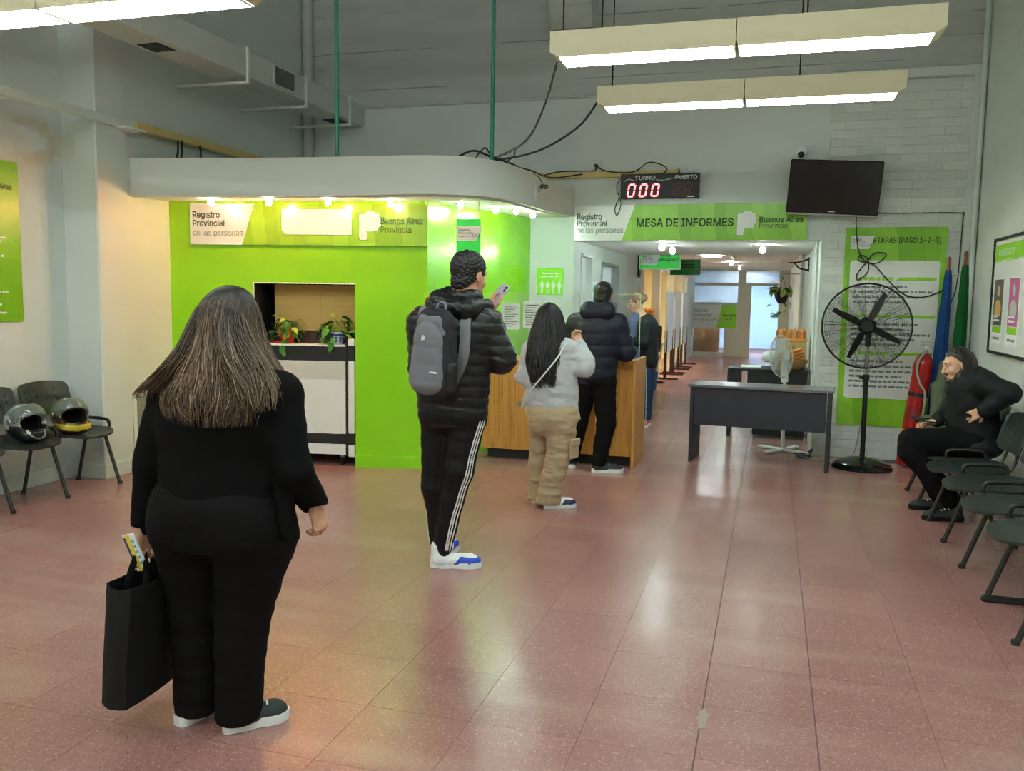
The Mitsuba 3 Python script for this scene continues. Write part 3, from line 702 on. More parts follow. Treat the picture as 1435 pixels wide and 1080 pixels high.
for q, (x, m) in enumerate(((.06, 'photo_dark'), (.52, 'photo_pink'))):
    n = part(t, 'notice', onf(box(x, x + .3, 1.18, 1.7, .02, .0215), FR), 'mat_paper')
    part(n, 'picture', onf(box(x + .01, x + .29, 1.33, 1.69, .0215, .0222), FR), 'mat_' + m)
    fg = unary_union([Point(x + .15, 1.6).buffer(.045), affinity.scale(Point(x + .15, 1.45).buffer(.1), 1, .8)]).intersection(sbox(x + .01, 1.4, x + .29, 1.69))
    part(n, 'print', onf(ext(fg, .0006), FR, z=.0222), 'mat_' + ('photo_orange' if q == 0 else 'ink_pale'))
    part(n, 'print', onf(cat(bars(x + .04, x + .2, 1.39, .016, 3 + q, .0224), bars(x + .04, x + .22, 1.36, .016, 5 + q, .0224)), FR), 'mat_paper')
    part(n, 'green_bar', onf(box(x + .01, x + .29, 1.27, 1.325, .0215, .0222), FR), 'mat_lime')
    part(n, 'print', onf(bars(x + .04, x + .25, 1.215, .02, 8 + q, .0216), FR), 'mat_ink_grey')
single('paper_notice', onf(box(1.28, 1.6, 2.0 + .13, 2.5, .002, .004), FR), 'mat_paper', 'white paper notice high on the right wall above the board, cut by the photo edge', 'notice')

# ------------------------------------------------------------------ electronic displays
t = thing('queue_display', 'black queue display with red 000 under TURNO, above the information sign', 'display')
part(t, 'case', onf(box(-1.5, -.73, 2.487, 2.727, .005, .085, .004), FW), 'mat_black')
EMR = emit('led_red', (9.0, .35, .45))


def seg7(h, on, wd=.52):
    k = h * .075; w_ = h * wd; sgm = {'a': ((.1, 1), (.9, 1)), 'd': ((.1, 0), (.9, 0)), 'g': ((.1, .5), (.9, .5)), 'f': ((0, .55), (0, .95)), 'b': ((1, .55), (1, .95)), 'e': ((0, .05), (0, .45)), 'c': ((1, .05), (1, .45))}
    out = []
    for s in on:
        (x0, y0), (x1, y1) = sgm[s]; p = Polygon([(x0 * w_ - (k if x0 == x1 else 0), y0 * h - (k if y0 == y1 else 0)), (x1 * w_ + (k if x0 == x1 else 0), y0 * h - (k if y0 == y1 else 0)), (x1 * w_ + (k if x0 == x1 else 0), y1 * h + (k if y0 == y1 else 0)), (x0 * w_ - (k if x0 == x1 else 0), y1 * h + (k if y0 == y1 else 0))])
        out.append(affinity.affine_transform(p, [1, .16, 0, 1, 0, 0]))
    return ext(unary_union(out), .002)


for q in range(3): part(t, 'digit', onf(seg7(.115, 'abcdef'), FW, -1.43 + .118 * q, 2.508, .0855), 'mat_led_red', emitter=EMR, label='lit red zero')
mat('led_off', S(84, 26, 40), 0.5)
for q in range(2): part(t, 'digit', onf(seg7(.12, 'abcdefg'), FW, -.98 + .1 * q, 2.508, .0855), 'mat_led_off', label='unlit digit')
part(t, 'lettering', onf(text('TURNO', .036, .2, True), FW, -1.36, 2.668, .0855), 'mat_white'); part(t, 'lettering', onf(text('PUESTO', .036, .21, True), FW, -.965, 2.668, .0855), 'mat_white')
part(t, 'lettering', onf(cat(tube(bez([(-1.47, 2.655, .086), (-1.42, 2.675, .086), (-1.37, 2.665, .086)], 6), .003, 4), tube(bez([(-1.15, 2.665, .086), (-1.05, 2.665, .086), (-.85, 2.705, .086)], 6), .003, 4)), FW), 'mat_white')
part(t, 'maker_plate', onf(box(-.84, -.77, 2.492, 2.502, .085, .087), FW), 'mat_white')
t = thing('television', 'black wall television tilted forward above the brick pier', 'television')
RT = ry(math.radians(3.2)) @ rx(math.radians(9)); ct = np.array([.507, 8.72, 2.54])
part(t, 'body', mv(box(-.405, .405, -.012, .04, -.235, .25, .008), RT, ct), 'mat_black_gloss')
part(t, 'screen', mv(box(-.388, .388, -.014, -.011, -.20, .236), RT, ct), 'mat_screen')
part(t, 'lower_bezel', mv(box(-.405, .405, -.016, .035, -.255, -.232, .004), RT, ct), 'mat_steel', label='silver lower edge'); part(t, 'maker_plate', mv(box(-.03, .03, -.0145, -.0135, -.218, -.21), RT, ct), 'mat_white')
part(t, 'wall_mount', cat(mv(box(-.12, .12, .04, .07, -.12, .12), RT, ct), box(.44, .58, 8.78, 8.9, 2.5, 2.66)), 'mat_black_metal')
t = thing('dome_camera', 'small white dome camera on the wall above the television', 'camera')
part(t, 'base', lathe([(0, 0), (.05, 0), (.05, .04), (.03, .06), (0, .06)], 20, 'y', (.205, YB - .06, 2.9)), 'mat_white', 30); part(t, 'lens', sph((.205, YB - .065, 2.87), .03), 'mat_black_gloss', True)
t = thing('bullet_camera', 'small black camera on a white bracket on the canopy curve', 'camera')
part(t, 'body', mv(box(-.035, .035, -.03, .03, -.018, .018, .008), rz(.5), (-2.045, 7.87, 2.50)), 'mat_black_gloss'); part(t, 'bracket', cat(tube([(-2.105, 7.8, 2.42), (-2.06, 7.84, 2.44), (-2.05, 7.86, 2.49)], .007, 6), box(-2.125, -2.095, 7.78, 7.81, 2.36, 2.52)), 'mat_white'); part(t, 'cable', tube(bez([(-2.06, 7.9, 2.51), (-2.08, 7.86, 2.57), (-2.13, 7.8, 2.62)], 6), .004, 6), 'mat_black')
t = thing('wall_socket', 'white socket box with a plugged lead on the end wall', 'socket')
part(t, 'box', onf(box(-1.80, -1.72, 2.80, 2.885, 0, .035, .006), FW), 'mat_plate'); part(t, 'plug', onf(box(-1.775, -1.745, 2.81, 2.84, .035, .07, .006), FW), 'mat_black')
t = thing('cable_trunking', 'yellowish wooden cable strip on the end wall beside the queue display', 'trunking')
part(t, 'body', onf(box(-2.38, -.94, 2.705, 2.765, 0, .05, .004), FW), 'mat_cream_wood'); part(t, 'end_cap', onf(box(-.945, -.925, 2.70, 2.77, 0, .055), FW), 'mat_brown_wood')
lead = [(-1.76, 8.83, 2.82), (-1.77, 8.84, 2.775), (-1.9, 8.84, 2.772), (-2.15, 8.84, 2.77), (-2.3, 8.85, 2.74)]
single('black_cable', tube(bez(lead, 8), .006, 6), 'mat_black', 'black lead lying along the wooden cable strip, left of the socket', 'cable', True)
single('black_cable', tube(bez([(-1.75, 8.83, 2.82), (-1.68, 8.84, 2.775), (-1.5, 8.83, 2.745), (-1.35, 8.83, 2.76), (-1.22, 8.82, 2.84), (-1.05, 8.82, 2.78), (-1.1, 8.86, 2.72)], 8), .006, 6), 'mat_black', 'black lead looping over the queue display from the socket', 'cable', True)
single('black_cable', tube(bez([(-1.51, 8.86, 2.70), (-1.55, 8.87, 2.6), (-1.5, 8.86, 2.45), (-1.54, 8.87, 2.33), (-1.56, 8.87, 2.4), (-1.52, 8.86, 2.5)], 8), .004, 6), 'mat_black', 'thin lead dangling at the left end of the queue display', 'cable', True)
single('black_cable', tube(bez([(.72, 8.78, 2.36), (.725, 8.83, 2.2), (.76, 8.85, 1.98), (.82, 8.85, 1.88), (.93, 8.84, 1.86), (1.0, 8.83, 1.94), (.9, 8.85, 1.95), (.83, 8.86, 1.86), (.76, 8.86, 1.76), (.77, 8.86, 1.70), (.85, 8.85, 1.78), (.84, 8.85, 1.9), (.78, 8.86, 1.93), (.77, 8.86, 1.88), (.9, 8.85, 1.84), (1.03, 8.84, 1.7), (1.18, 8.85, 1.57), (1.35, 8.86, 1.55), (1.54, 8.86, 1.63)], 8), .006, 6), 'mat_black', 'black television lead tied in a bow over the ETAPAS poster', 'cable', True)
single('black_cable', tube(bez([(.46, 8.88, 2.34), (1.0, 8.88, 2.32), (1.62, 8.87, 2.315), (1.632, 8.87, 2.27), (1.62, 8.87, 1.7), (1.58, 8.87, 1.5)], 6), .005, 6), 'mat_black', 'thin lead clipped along the wall under the television and down by the flags', 'cable', True)


def chain(pts, n, key, label):
    p = bez(pts, 20); d = np.concatenate([[0], np.cumsum(np.linalg.norm(np.diff(p, axis=0), axis=1))]); t = thing(key, label, 'chain')
    q = np.array([np.interp(np.linspace(0, d[-1], n), d, p[:, k]) for k in range(3)]).T; ms = []
    for i in range(n - 1):
        c = (q[i] + q[i + 1]) / 2; a = (q[i + 1] - q[i]); L_ = np.linalg.norm(a); a /= L_; b = np.cross(a, [0, 1, 0] if i % 2 else [1, .3, 0]); b /= np.linalg.norm(b)
        ms.append(tube([c + a * L_ * .68 * math.cos(w) + b * .009 * math.sin(w) for w in np.linspace(0, 2 * math.pi, 8, endpoint=False)], .0032, 4, True))
    part(t, 'links', cat(ms), 'mat_grille_dark', kind='stuff')


chain([(-1.3, 5.26, 2.90), (-1.55, 5.9, 2.77), (-1.85, 6.5, 2.66), (-2.3, 7.05, 2.62)], 44, 'hanging_chain', 'dark chain hanging from the upper light fitting to the canopy')
single('grey_cable', tube(bez([(-1.3, 6.62, 2.98), (-1.5, 6.75, 2.80), (-1.85, 6.9, 2.66), (-2.25, 7.0, 2.615), (-2.5, 7.0, 2.63)], 10), .009, 8), 'mat_grille_dark', 'dark flex sagging from the lower light fitting to the canopy', 'cable', True)
single('cable_bundle', cat(tube(bez([(-2.55, 6.85, 2.61), (-2.4, 6.9, 2.68), (-2.27, 6.98, 2.64), (-2.2, 7.2, 2.63), (-2.15, 7.5, 2.61)], 8), .009, 6), tube(bez([(-2.36, 6.86, 2.62), (-2.3, 6.9, 2.7), (-2.27, 6.95, 2.66)], 6), .006, 6), tube(bez([(-2.2, 7.1, 2.6), (-2.17, 7.3, 2.69), (-2.16, 7.32, 2.74)], 6), .005, 6), tube(bez([(-2.2, 7.2, 2.6), (-2.14, 7.7, 2.63), (-2.08, 8.3, 2.64), (-1.9, 8.83, 2.74)], 8), .007, 6)), 'mat_black', 'tangle of dark cables on top of the canopy at the green rod', 'cable', True)
for (x, y), l in (((-3.432, 6.52), 'green hanging rod over the middle of the booth canopy'), ((-2.245, 6.93), 'green hanging rod over the curve of the booth canopy')):
    t = thing('hanging_rod', l, 'rod'); part(t, 'bar', cyl((x, y, 2.56), (x, y, ZC), .016, 12), 'mat_teal', 40); part(t, 'foot', box(x - .03, x + .03, y - .02, y + .02, 2.55, 2.575), 'mat_teal')

# ------------------------------------------------------------------ duct, tray and grille on the left
t = thing('air_duct', 'pale sheet metal air duct running high along the left wall', 'duct')
part(t, 'body', cat([box(-4.65, -4.35, a, b - .004, 3.32, 3.54, .004) for a, b in ((-1, 2), (2, 4.2), (4.2, 5.35), (5.35, 6.66), (6.66, 7.6), (7.6, YB - .005))]), 'mat_duct')
g = part(t, 'grille', box(-4.352, -4.338, 7.06, 7.44, 3.345, 3.515, .003), 'mat_duct', label='side grille with dark slats'); part(g, 'slats', cat([box(-4.339, -4.334, 7.09, 7.41, z, z + .009) for z in np.arange(3.36, 3.5, .014)]), 'mat_grille_dark')
for y in (5.62, 8.42): part(t, 'bottom_grille', box(-4.6, -4.42, y, y + .2, 3.312, 3.322), 'mat_black', label='dark opening in the underside')
for y in (6.65, 7.62, 8.52): part(t, 'bracket', cat(box(-4.348, -4.335, y, y + .035, 3.27, 3.56), box(XP + .002, -4.335, y, y + .035, 3.262, 3.282)), 'mat_white')
t = thing('wall_shelf_rail', 'narrow flat rail running along the left wall above the poster and behind the canopy', 'rail')
part(t, 'front_length', box(-5.027, -4.985, -1, 6.05, 2.79, 2.855, .004), 'mat_wall', label='white painted length'); part(t, 'rear_length', box(-5.027, -4.965, 6.05, 7.95, 2.79, 2.855, .004), 'mat_cream_wood', label='bare wooden length'); part(t, 'bracket', cat(box(XP + .002, -4.95, 5.99, 6.03, 2.76, 2.79), box(-5.028, -4.92, 5.86, 6.1, 2.775, 2.79), box(XL + .002, -5.027, 4.9, 4.93, 2.80, 2.84), box(XL + .002, -5.027, 2.9, 2.93, 2.80, 2.84)), 'mat_white')
single('black_cable', cat(tube(bez([(-4.97, 6.55, 2.8), (-4.955, 6.53, 2.7), (-4.96, 6.5, 2.58)], 6), .008, 6), tube(bez([(-4.97, 6.6, 2.8), (-4.95, 6.58, 2.7), (-4.955, 6.55, 2.58)], 6), .008, 6)), 'mat_black', 'two black leads dropping from the wooden rail onto the canopy', 'cable', True)
single('black_cable', tube(bez([(-4.97, 6.85, 2.8), (-4.95, 6.84, 2.75), (-4.95, 6.84, 2.69)], 6), .009, 6), 'mat_black', 'short stub of black lead under the wooden rail', 'cable', True)
t = thing('wall_grille', 'white framed metal grille low on the left wall beside the booth', 'grille')
FG2 = frame((XP, 5.995, 0), (0, 1, 0))
part(t, 'frame', onf(cat(box(0, .31, .62, .66, 0, .02), box(0, .31, .11, .15, 0, .02), box(0, .04, .11, .66, 0, .02), box(.27, .31, .11, .66, 0, .02)), FG2), 'mat_white')
part(t, 'mesh', onf(cat([box(.04, .27, .15, .62, .001, .006)] + [box(.04, .27, z, z + .006, .006, .012) for z in np.arange(.16, .62, .016)] + [box(x, x + .005, .15, .62, .006, .011) for x in np.arange(.05, .27, .02)]), FG2), 'mat_vent_grey')

# ------------------------------------------------------------------ linked waiting chairs
def ssq(u, v, e=5):
    """maps a square to one with rounded corners."""
    r = (np.abs(u) ** e + np.abs(v) ** e) ** (1 / e); m = np.maximum(np.abs(u), np.abs(v)); k = np.where(m > 0, m / np.maximum(r, 1e-9), 1)
    return u * k, v * k


def f_seat(u, v):
    a, b = ssq(u, v, 3.2); x = .355 + .225 * a; y = .245 * b
    return x + .02 * (1 - b * b) * (a > 0) * a, y, .437 + .012 * b * b - .022 * np.clip(a, 0, 1) ** 3 + .02 * np.clip(-a, 0, 1) ** 2 - .006 * (1 - a * a)


def f_back(u, v):
    a, b = ssq(u, v, 9); z = .665 + .122 * b
    return .115 - .30 * (z - .54) + .045 * (1 - a * a) * -1 + .035, .235 * a, z + .018 * (1 - a * a) * (b > 0)


SEAT = shell(f_seat, 25, 25, .014)
BACK = shell(f_back, 25, 17, .012)
holes = [cyl((-.2, y, z - .0), (.4, y, z), .0075, 8) for z in (.735, .69) for y in (-.17, -.11, -.05, .05, .11, .17)]
BACK = cut(BACK, *holes)


def leg_frame(y):
    return [('leg', cat(tube([(.53, y, .0), (.385, y, .425)], .0135, 10), lathe([(0, 0), (.019, 0), (.019, .02), (0, .022)], 12, t=(.53, y, 0)))), ('leg', cat(tube([(.13, y, 0), (.235, y, .425)], .0135, 10), lathe([(0, 0), (.019, 0), (.019, .02), (0, .022)], 12, t=(.13, y, 0))))]


def loop(y):
    return tube(bez([(.2, y, .43), (.2, y, .475), (.225, y, .503), (.28, y, .508), (.37, y, .506), (.43, y, .497), (.445, y, .47), (.445, y, .43)], 5), .0125, 8)


def chair(wall, yc, face, pitch, label, group=None, frames=(1,), bar=False):
    t = thing('waiting_chair', label, 'chair', group)
    Rm = np.diag([face, 1.0, 1.0]); off = (wall, yc, 0)

    def pl(m):
        m = mv(m, Rm, off)
        if face < 0: m.invert()
        return m
    part(t, 'seat', pl(SEAT), 'mat_chair', 40); part(t, 'backrest', pl(BACK), 'mat_chair', 40)
    for s in (-1, 1): part(t, 'back_post', pl(tube(bez([(.30, s * .13, .415), (.2, s * .13, .42), (.135, s * .13, .47), (.10, s * .13, .60), (.085, s * .13, .68)], 5), .011, 8)), 'mat_chair_frame', 30)
    for s in frames:
        for n, m in leg_frame(s * pitch / 2): part(t, n, pl(m), 'mat_chair_frame', 30)
        part(t, 'side_rail', pl(cat(tube([(.17, s * pitch / 2, .42), (.47, s * pitch / 2, .42)], .013, 8), tube([(.25, s * .2, .425), (.25, s * pitch / 2, .42)], .011, 6), tube([(.42, s * .2, .425), (.42, s * pitch / 2, .42)], .011, 6))), 'mat_chair_frame', 30)
        part(t, 'arm_loop', pl(loop(s * pitch / 2 * .99)), 'mat_black', 40)
    if bar: part(t, 'floor_bar', pl(box(.06, .54, bar * pitch / 2 - .018, bar * pitch / 2 + .018, 0.001, .032, .008)), 'mat_chair_frame')
    return t


WR, WL = XR - .12, XL
for y, p, fr_, l, b in ((7.225, .5, (1, -1), 'black plastic waiting chair in the right corner, farthest of the row, behind the seated man', 0), (6.72, .48, (-1,), 'black plastic waiting chair under the long-haired seated man', 0), (6.20, .55, (-1,), 'black plastic waiting chair next to the seated man, empty', 0),
                    (5.645, .55, (-1,), 'second empty black waiting chair from the seated man', 0), (5.085, .57, (-1,), 'third empty black waiting chair from the seated man', 0), (4.50, .58, (-1,), 'fourth empty black waiting chair from the seated man, cut by the photo edge', 0)):
    chair(WR, y, -1, p, l, None, fr_, b)
part('waiting_chair_004', 'floor_bar', box(1.08, 1.62, 4.777, 4.813, .001, .032, .008), 'mat_chair_frame')
chair(WL, 5.295, 1, .53, 'black plastic waiting chair carrying the yellow and black helmet', None, (1, -1))
chair(WL, 4.78, 1, .45, 'black plastic waiting chair carrying the grey and black helmet', None, (-1,))
chair(WL, 4.30, 1, .53, 'black plastic waiting chair at the left photo edge, next to the grey helmet', None, (-1,))


# ------------------------------------------------------------------ motorcycle helmets
def helmet(pos, yaw, colors, label, open_visor):
    t = thing('motorcycle_helmet', label, 'helmet')
    R = rz(yaw)
    pr = [E((0, 0, .135), (.125, .15, .128), k=.03), E((0, .06, .075), (.105, .11, .075), k=.04), C((-.06, .13, .06), (.06, .13, .06), .045, k=.03),
          E((0, -.01, .13), (.10, .125, .105), k=.01, sub=True), E((0, .14, .142), (.098, .10, .052), k=.012, sub=True), E((0, .0, -.03), (.10, .12, .06), k=.015, sub=True)]
    m = fieldmesh(pr, .006)
    v = np.array(m.vertices); c = colors(v)
    m = mv(m, R, pos)
    b = float(m.bounds[0][2]) - pos[2]; dz = -b
    m = mv(m, t=(0, 0, dz)); pos = np.array(pos) + [0, 0, dz]
    part(t, 'shell', m, 'mat_helmet', True, color=c)
    lin = fieldmesh([E((0, -.012, .13), (.098, .122, .103), k=.01), E((0, .14, .142), (.105, .12, .06), k=.01, sub=True), E((0, .05, .13), (.07, .10, .075), k=.02, sub=True)], .008)
    part(t, 'lining', mv(lin, R, pos), 'mat_rubber', True)
    vis = fieldmesh([E((0, .006, .15), (.128, .153, .125)), E((0, .0, .148), (.123, .147, .12), k=.003, sub=True)], .006, clip=[lambda X, Y, Z: .045 - Y, lambda X, Y, Z: .105 + 0 * X + 0 * Y - Z, lambda X, Y, Z: Z - .2 + 0 * X + 0 * Y])
    vR = rx(.75 if open_visor else .45); piv = np.array([0, .02, .15])
    part(t, 'visor', mv(mv(mv(vis, t=-piv), vR, piv), R, pos), 'mat_visor', True)
    part(t, 'pivot', cat([mv(lathe([(0, 0), (.02, 0), (.016, .008), (0, .01)], 16, 'x' if s > 0 else 'x', (s * .122, .02, .15)), R, pos) for s in (-1, 1)]), 'mat_steel')
    part(t, 'chin_vent', mv(box(-.03, .03, .165, .178, .055, .075, .004), R, pos), 'mat_black')
    return t


vmat('helmet', .18, .6); vmat('skin', .5, .35); vmat('hair', .45, .4)
scene['mat_visor'] = {'type': 'twosided', 'bsdf': {'type': 'principled', 'base_color': {'type': 'rgb', 'value': S(96, 104, 100)}, 'roughness': .08, 'specular': .7}}


def hc_grey(v):
    n = meshkit.fbm(v * 16, 3, 4)[:, None]; top = (v[:, 2:3] > .12) * 1.0
    c = np.array(S(20, 21, 22)) * (1 - top) + np.array(S(120, 128, 122)) * top * (0.5 + n)
    st = (np.abs(meshkit.noise(v * 12, 9) - .5) < .035)[:, None]
    return np.where(st, np.array(S(170, 176, 172)), c)


def hc_yellow(v):
    n = meshkit.fbm(v * 11, 3, 8); c = np.tile(np.array(S(26, 28, 22)), (len(v), 1))
    c[(n > .53) & (v[:, 2] > .08)] = S(92, 104, 42); c[(n < .40)] = S(70, 30, 22)
    ch = (v[:, 2] < .09) & (v[:, 1] > .03) & (np.abs(v[:, 2] - .06 - .15 * (np.abs(v[:, 0]) - .05)) < .022)
    c[ch] = S(196, 172, 50)
    tw = (v[:, 2] > .205) & (meshkit.noise(v * 38, 3) > .5) & (v[:, 1] > .0)
    c[tw] = S(206, 208, 198)
    return c


helmet((-4.985, 5.245, .442), math.radians(-118), hc_yellow, 'black full-face helmet with yellow and white graphics on the chair beside the pilaster', True)
helmet((-4.985, 4.84, .442), math.radians(-105), hc_grey, 'grey and black full-face helmet on the left chair, nearer the photo edge', True)

# ------------------------------------------------------------------ fans
t = thing('pedestal_fan', 'large black pedestal fan standing before the ETAPAS poster', 'fan')
fc = np.array([.815, 8.33, 1.285]); FRR = .375
part(t, 'base', lathe([(0, 0), (.258, 0), (.262, .012), (.235, .045), (.15, .082), (.05, .1), (.03, .105), (0, .105)], 40, t=(.845, 8.38, 0)), 'mat_black_gloss', 50)
part(t, 'pole', cat(cyl((.845, 8.38, .1), (.84, 8.38, .82), .021, 16), lathe([(0, 0), (.03, 0), (.03, .05), (0, .05)], 16, t=(.84, 8.38, .80))), 'mat_black_metal', 40)
part(t, 'inner_pole', cyl((.84, 8.38, .83), (.838, 8.38, 1.12), .014, 12), 'mat_steel', 40, label='chrome extension tube'); part(t, 'clamp', cat(cyl((.80, 8.36, .825), (.845, 8.375, .825), .011, 10), sph((.795, 8.36, .825), .018)), 'mat_black_metal', True)
part(t, 'neck', box(.815, .861, 8.34, 8.42, 1.10, 1.235, .01), 'mat_black_metal'); part(t, 'motor', mv(lathe([(0, -.07), (.05, -.075), (.075, -.05), (.078, .0), (.07, .05), (.045, .075), (0, .08)], 28), rx(-math.pi / 2), fc + [0.01, .09, 0]), 'mat_black_metal', 40)
part(t, 'hub', mv(lathe([(0, -.035), (.04, -.035), (.05, -.02), (.05, .02), (0, .03)], 24), rx(-math.pi / 2), fc), 'mat_black_gloss', 40)
for a in (66, 156, 246, 336):
    def bl(u, v, a=a):
        r = .045 + .275 * (u + 1) / 2; w_ = (.015 + .015 * np.sin(np.pi * ((u + 1) / 2) ** .7)) * v; th = math.radians(a - 2)
        return fc[0] + r * math.cos(th) - w_ * math.sin(th), fc[1] + .012 * v + 0 * u, fc[2] + r * math.sin(th) + w_ * math.cos(th)
    part(t, 'blade', shell(bl, 12, 5, .005), 'mat_black_metal', True)


def ring(r, y, w_, n=64, c=fc):
    return tube([(c[0] + r * math.cos(q), c[1] + y, c[2] + r * math.sin(q)) for q in np.linspace(0, 2 * math.pi, n, endpoint=False)], w_, 5 if w_ < .004 else 8, True)


prof = lambda r, s: s * (.085 - .06 * (r / FRR) ** 2.2)
part(t, 'rim', ring(FRR, 0, .0075, 72), 'mat_black_metal', True)
for s, nm in ((-1, 'front_guard'), (1, 'rear_guard')):
    g = part(t, nm, cat([ring(r, prof(r, s), .0012, 56) for r in np.linspace(.08, FRR - .008, 19)]), 'mat_black_metal', True)
    part(g, 'spokes', cat([tube([(fc[0] + r * math.cos(q), fc[1] + prof(r, s) - s * .003, fc[2] + r * math.sin(q)) for r in np.linspace(.05, FRR, 7)], .0022, 5) for q in np.radians(np.concatenate([np.arange(0, 360, 40) + 2 + 12 * s, np.arange(0, 360, 40) + 7 + 12 * s]))]), 'mat_black_metal', True)
part(t, 'badge', mv(lathe([(0, -.006), (.05, -.006), (.055, 0), (0, .004)], 24), rx(-math.pi / 2), fc + [0, -.088, 0]), 'mat_black_gloss', 30)
single('fan_lead', tube(bez([(.845, 8.55, .5), (.80, 8.6, .12), (.70, 8.55, .012), (.45, 8.6, .012), (.32, 8.75, .012)], 10), .007, 6), 'mat_cable_grey', 'grey lead curving from the black fan along the floor', 'cable', True)

t = thing('pedestal_fan', 'white pedestal fan turned to the left behind the dark desk', 'fan')
wb = np.array([.165, 9.02, 0.0])
for a in (-35, 60, 145, 235):
    q = math.radians(a); d = np.array([math.cos(q), math.sin(q), 0])
    part(t, 'foot', mv(box(0, .28, -.028, .028, .004, .03, .006), rz(q), wb), 'mat_white')
part(t, 'pole', cat(cyl(wb + [0, 0, .03], wb + [-.01, 0, .60], .019, 14), cyl(wb + [-.01, 0, .6], wb + [-.01, 0, .74], .013, 12)), 'mat_white', 40); part(t, 'collar', lathe([(0, 0), (.03, 0), (.03, .05), (.02, .06), (0, .06)], 16, t=wb + [-.01, 0, .58]), 'mat_white', 40)
part(t, 'control_box', mv(box(-.035, .035, -.03, .03, 0, .24, .012), ry(-.06), wb + [-.01, 0, .69]), 'mat_white')
wc = wb + [-.095, -.03, .95]; wd = rz(math.radians(58)) @ rx(math.radians(-6))
part(t, 'motor', mv(mv(lathe([(0, -.02), (.055, -.01), (.065, .04), (.05, .13), (.02, .155), (0, .155)], 24), rx(-math.pi / 2)), wd, wc), 'mat_white', 40)
W2 = lambda m: mv(m, wd, wc)
part(t, 'rim', W2(ring(.205, -.05, .006, 48, np.zeros(3))), 'mat_white', True)
for s, nm in ((-1, 'front_guard'), (1, 'rear_guard')):
    pf = lambda r: -.05 + s * (.06 - .05 * (r / .2) ** 2.2)
    part(t, nm, W2(cat([tube([(r * math.cos(q), pf(r), r * math.sin(q)) for r in np.linspace(.04, .205, 6)], .0013, 4) for q in np.linspace(0, 2 * math.pi, 44, endpoint=False)] + [ring(r, pf(r), .0015, 40, np.zeros(3)) for r in (.06, .13)])), 'mat_plate', True)
for a in (90, 210, 330):
    def bl(u, v, a=a):
        r = .03 + .145 * (u + 1) / 2; w_ = (.03 + .045 * (u + 1) / 2 * np.sqrt(np.clip(1.05 - ((u + 1) / 2) ** 6, 0, 1))) * v; th = math.radians(a)
        return r * math.cos(th) - w_ * math.sin(th), -.05 + .02 * v + 0 * u, r * math.sin(th) + w_ * math.cos(th)
    part(t, 'blade', W2(shell(bl, 10, 7, .003)), 'mat_white', True)
part(t, 'cap', W2(mv(lathe([(0, -.02), (.045, -.01), (.05, .0), (0, .004)], 20), rx(math.pi / 2), (0, -.112, 0))), 'mat_white', 40)
single('extension_lead', cat(tube(bez([(.28, 8.86, .012), (.33, 8.8, .03), (.38, 8.86, .012), (.36, 8.74, .02), (.30, 8.78, .012), (.34, 8.66, .012), (.42, 8.72, .012)], 8), .008, 6), tube(bez([(.40, 8.70, .012), (.43, 8.70, .09), (.40, 8.72, .06)], 6), .009, 6), box(.30, .42, 8.70, 8.76, .001, .03, .005)), 'mat_grille_dark', 'tangled extension lead on the floor at the foot of the white fan', 'cable')

# ------------------------------------------------------------------ dark desk, table and what stands behind it
t = thing('desk', 'dark laminate desk with a deep front panel and shiny grey top', 'desk')
RD = rz(math.radians(-5.5)); OD = (-.705, 8.10, 0); D_ = lambda m: mv(m, RD, OD)
part(t, 'top', D_(box(0, 1.26, 0, .46, .70, .722, .003)), 'mat_desk_top'); part(t, 'front_panel', D_(box(.055, 1.205, .03, .05, .35, .699)), 'mat_desk_side')
for x in (.02, 1.21): part(t, 'side_panel', D_(box(x, x + .03, .02, .44, .001, .699, .002)), 'mat_desk_side')
t = thing('side_table', 'black low cabinet table behind the dark desk, loaded with boxes', 'table')
part(t, 'top', box(-.43, .41, 9.75, 10.3, .735, .76, .003), 'mat_black'); part(t, 'front_panel', box(-.22, .40, 9.77, 9.79, .60, .734), 'mat_black'); part(t, 'front_panel', box(-.43, -.28, 9.76, 9.79, .60, .734), 'mat_black')
part(t, 'body', box(-.15, .40, 9.85, 10.25, .03, .60, .004), 'mat_black')
part(t, 'leg', box(-.42, -.38, 9.8, 9.84, 0, .6), 'mat_black'); part(t, 'leg', box(-.42, -.38, 10.22, 10.26, 0, .6), 'mat_black')
single('paper_pad', box(-.30, -.08, 9.9, 10.2, .761, .770, .002), 'mat_paper', 'pale paper pad lying on the left end of the black side table', 'paper')
t = thing('cardboard_box', 'brown cardboard box with a slotted top on the black side table', 'box')
part(t, 'body', box(.07, .385, 10.07, 10.28, .762, 1.06, .003), 'mat_cardboard'); part(t, 'mark', box(.2, .26, 10.067, 10.07, .97, 1.0), 'mat_brown_wood')
t = thing('card_rack', 'orange card index tray standing on the cardboard box', 'tray')
part(t, 'tray', box(.05, .39, 10.05, 10.28, 1.061, 1.085, .003), 'mat_folder')
for k in range(9): part(t, 'card', mv(box(-.013, .013, 0, .2, 0, .065 + .012 * (k % 3), .002), rx(.1), (.075 + .036 * k, 10.06, 1.085)), 'mat_folder' if k % 2 else 'mat_folder_dark')
t = thing('wicker_basket', 'round wicker basket of folders on the black side table', 'basket')
part(t, 'bowl', lathe([(0, 0), (.10, 0), (.15, .05), (.17, .10), (.162, .10), (.14, .05), (.09, .012), (0, .012)], 28, t=(.235, 9.9, .761)), 'mat_wicker', 40)
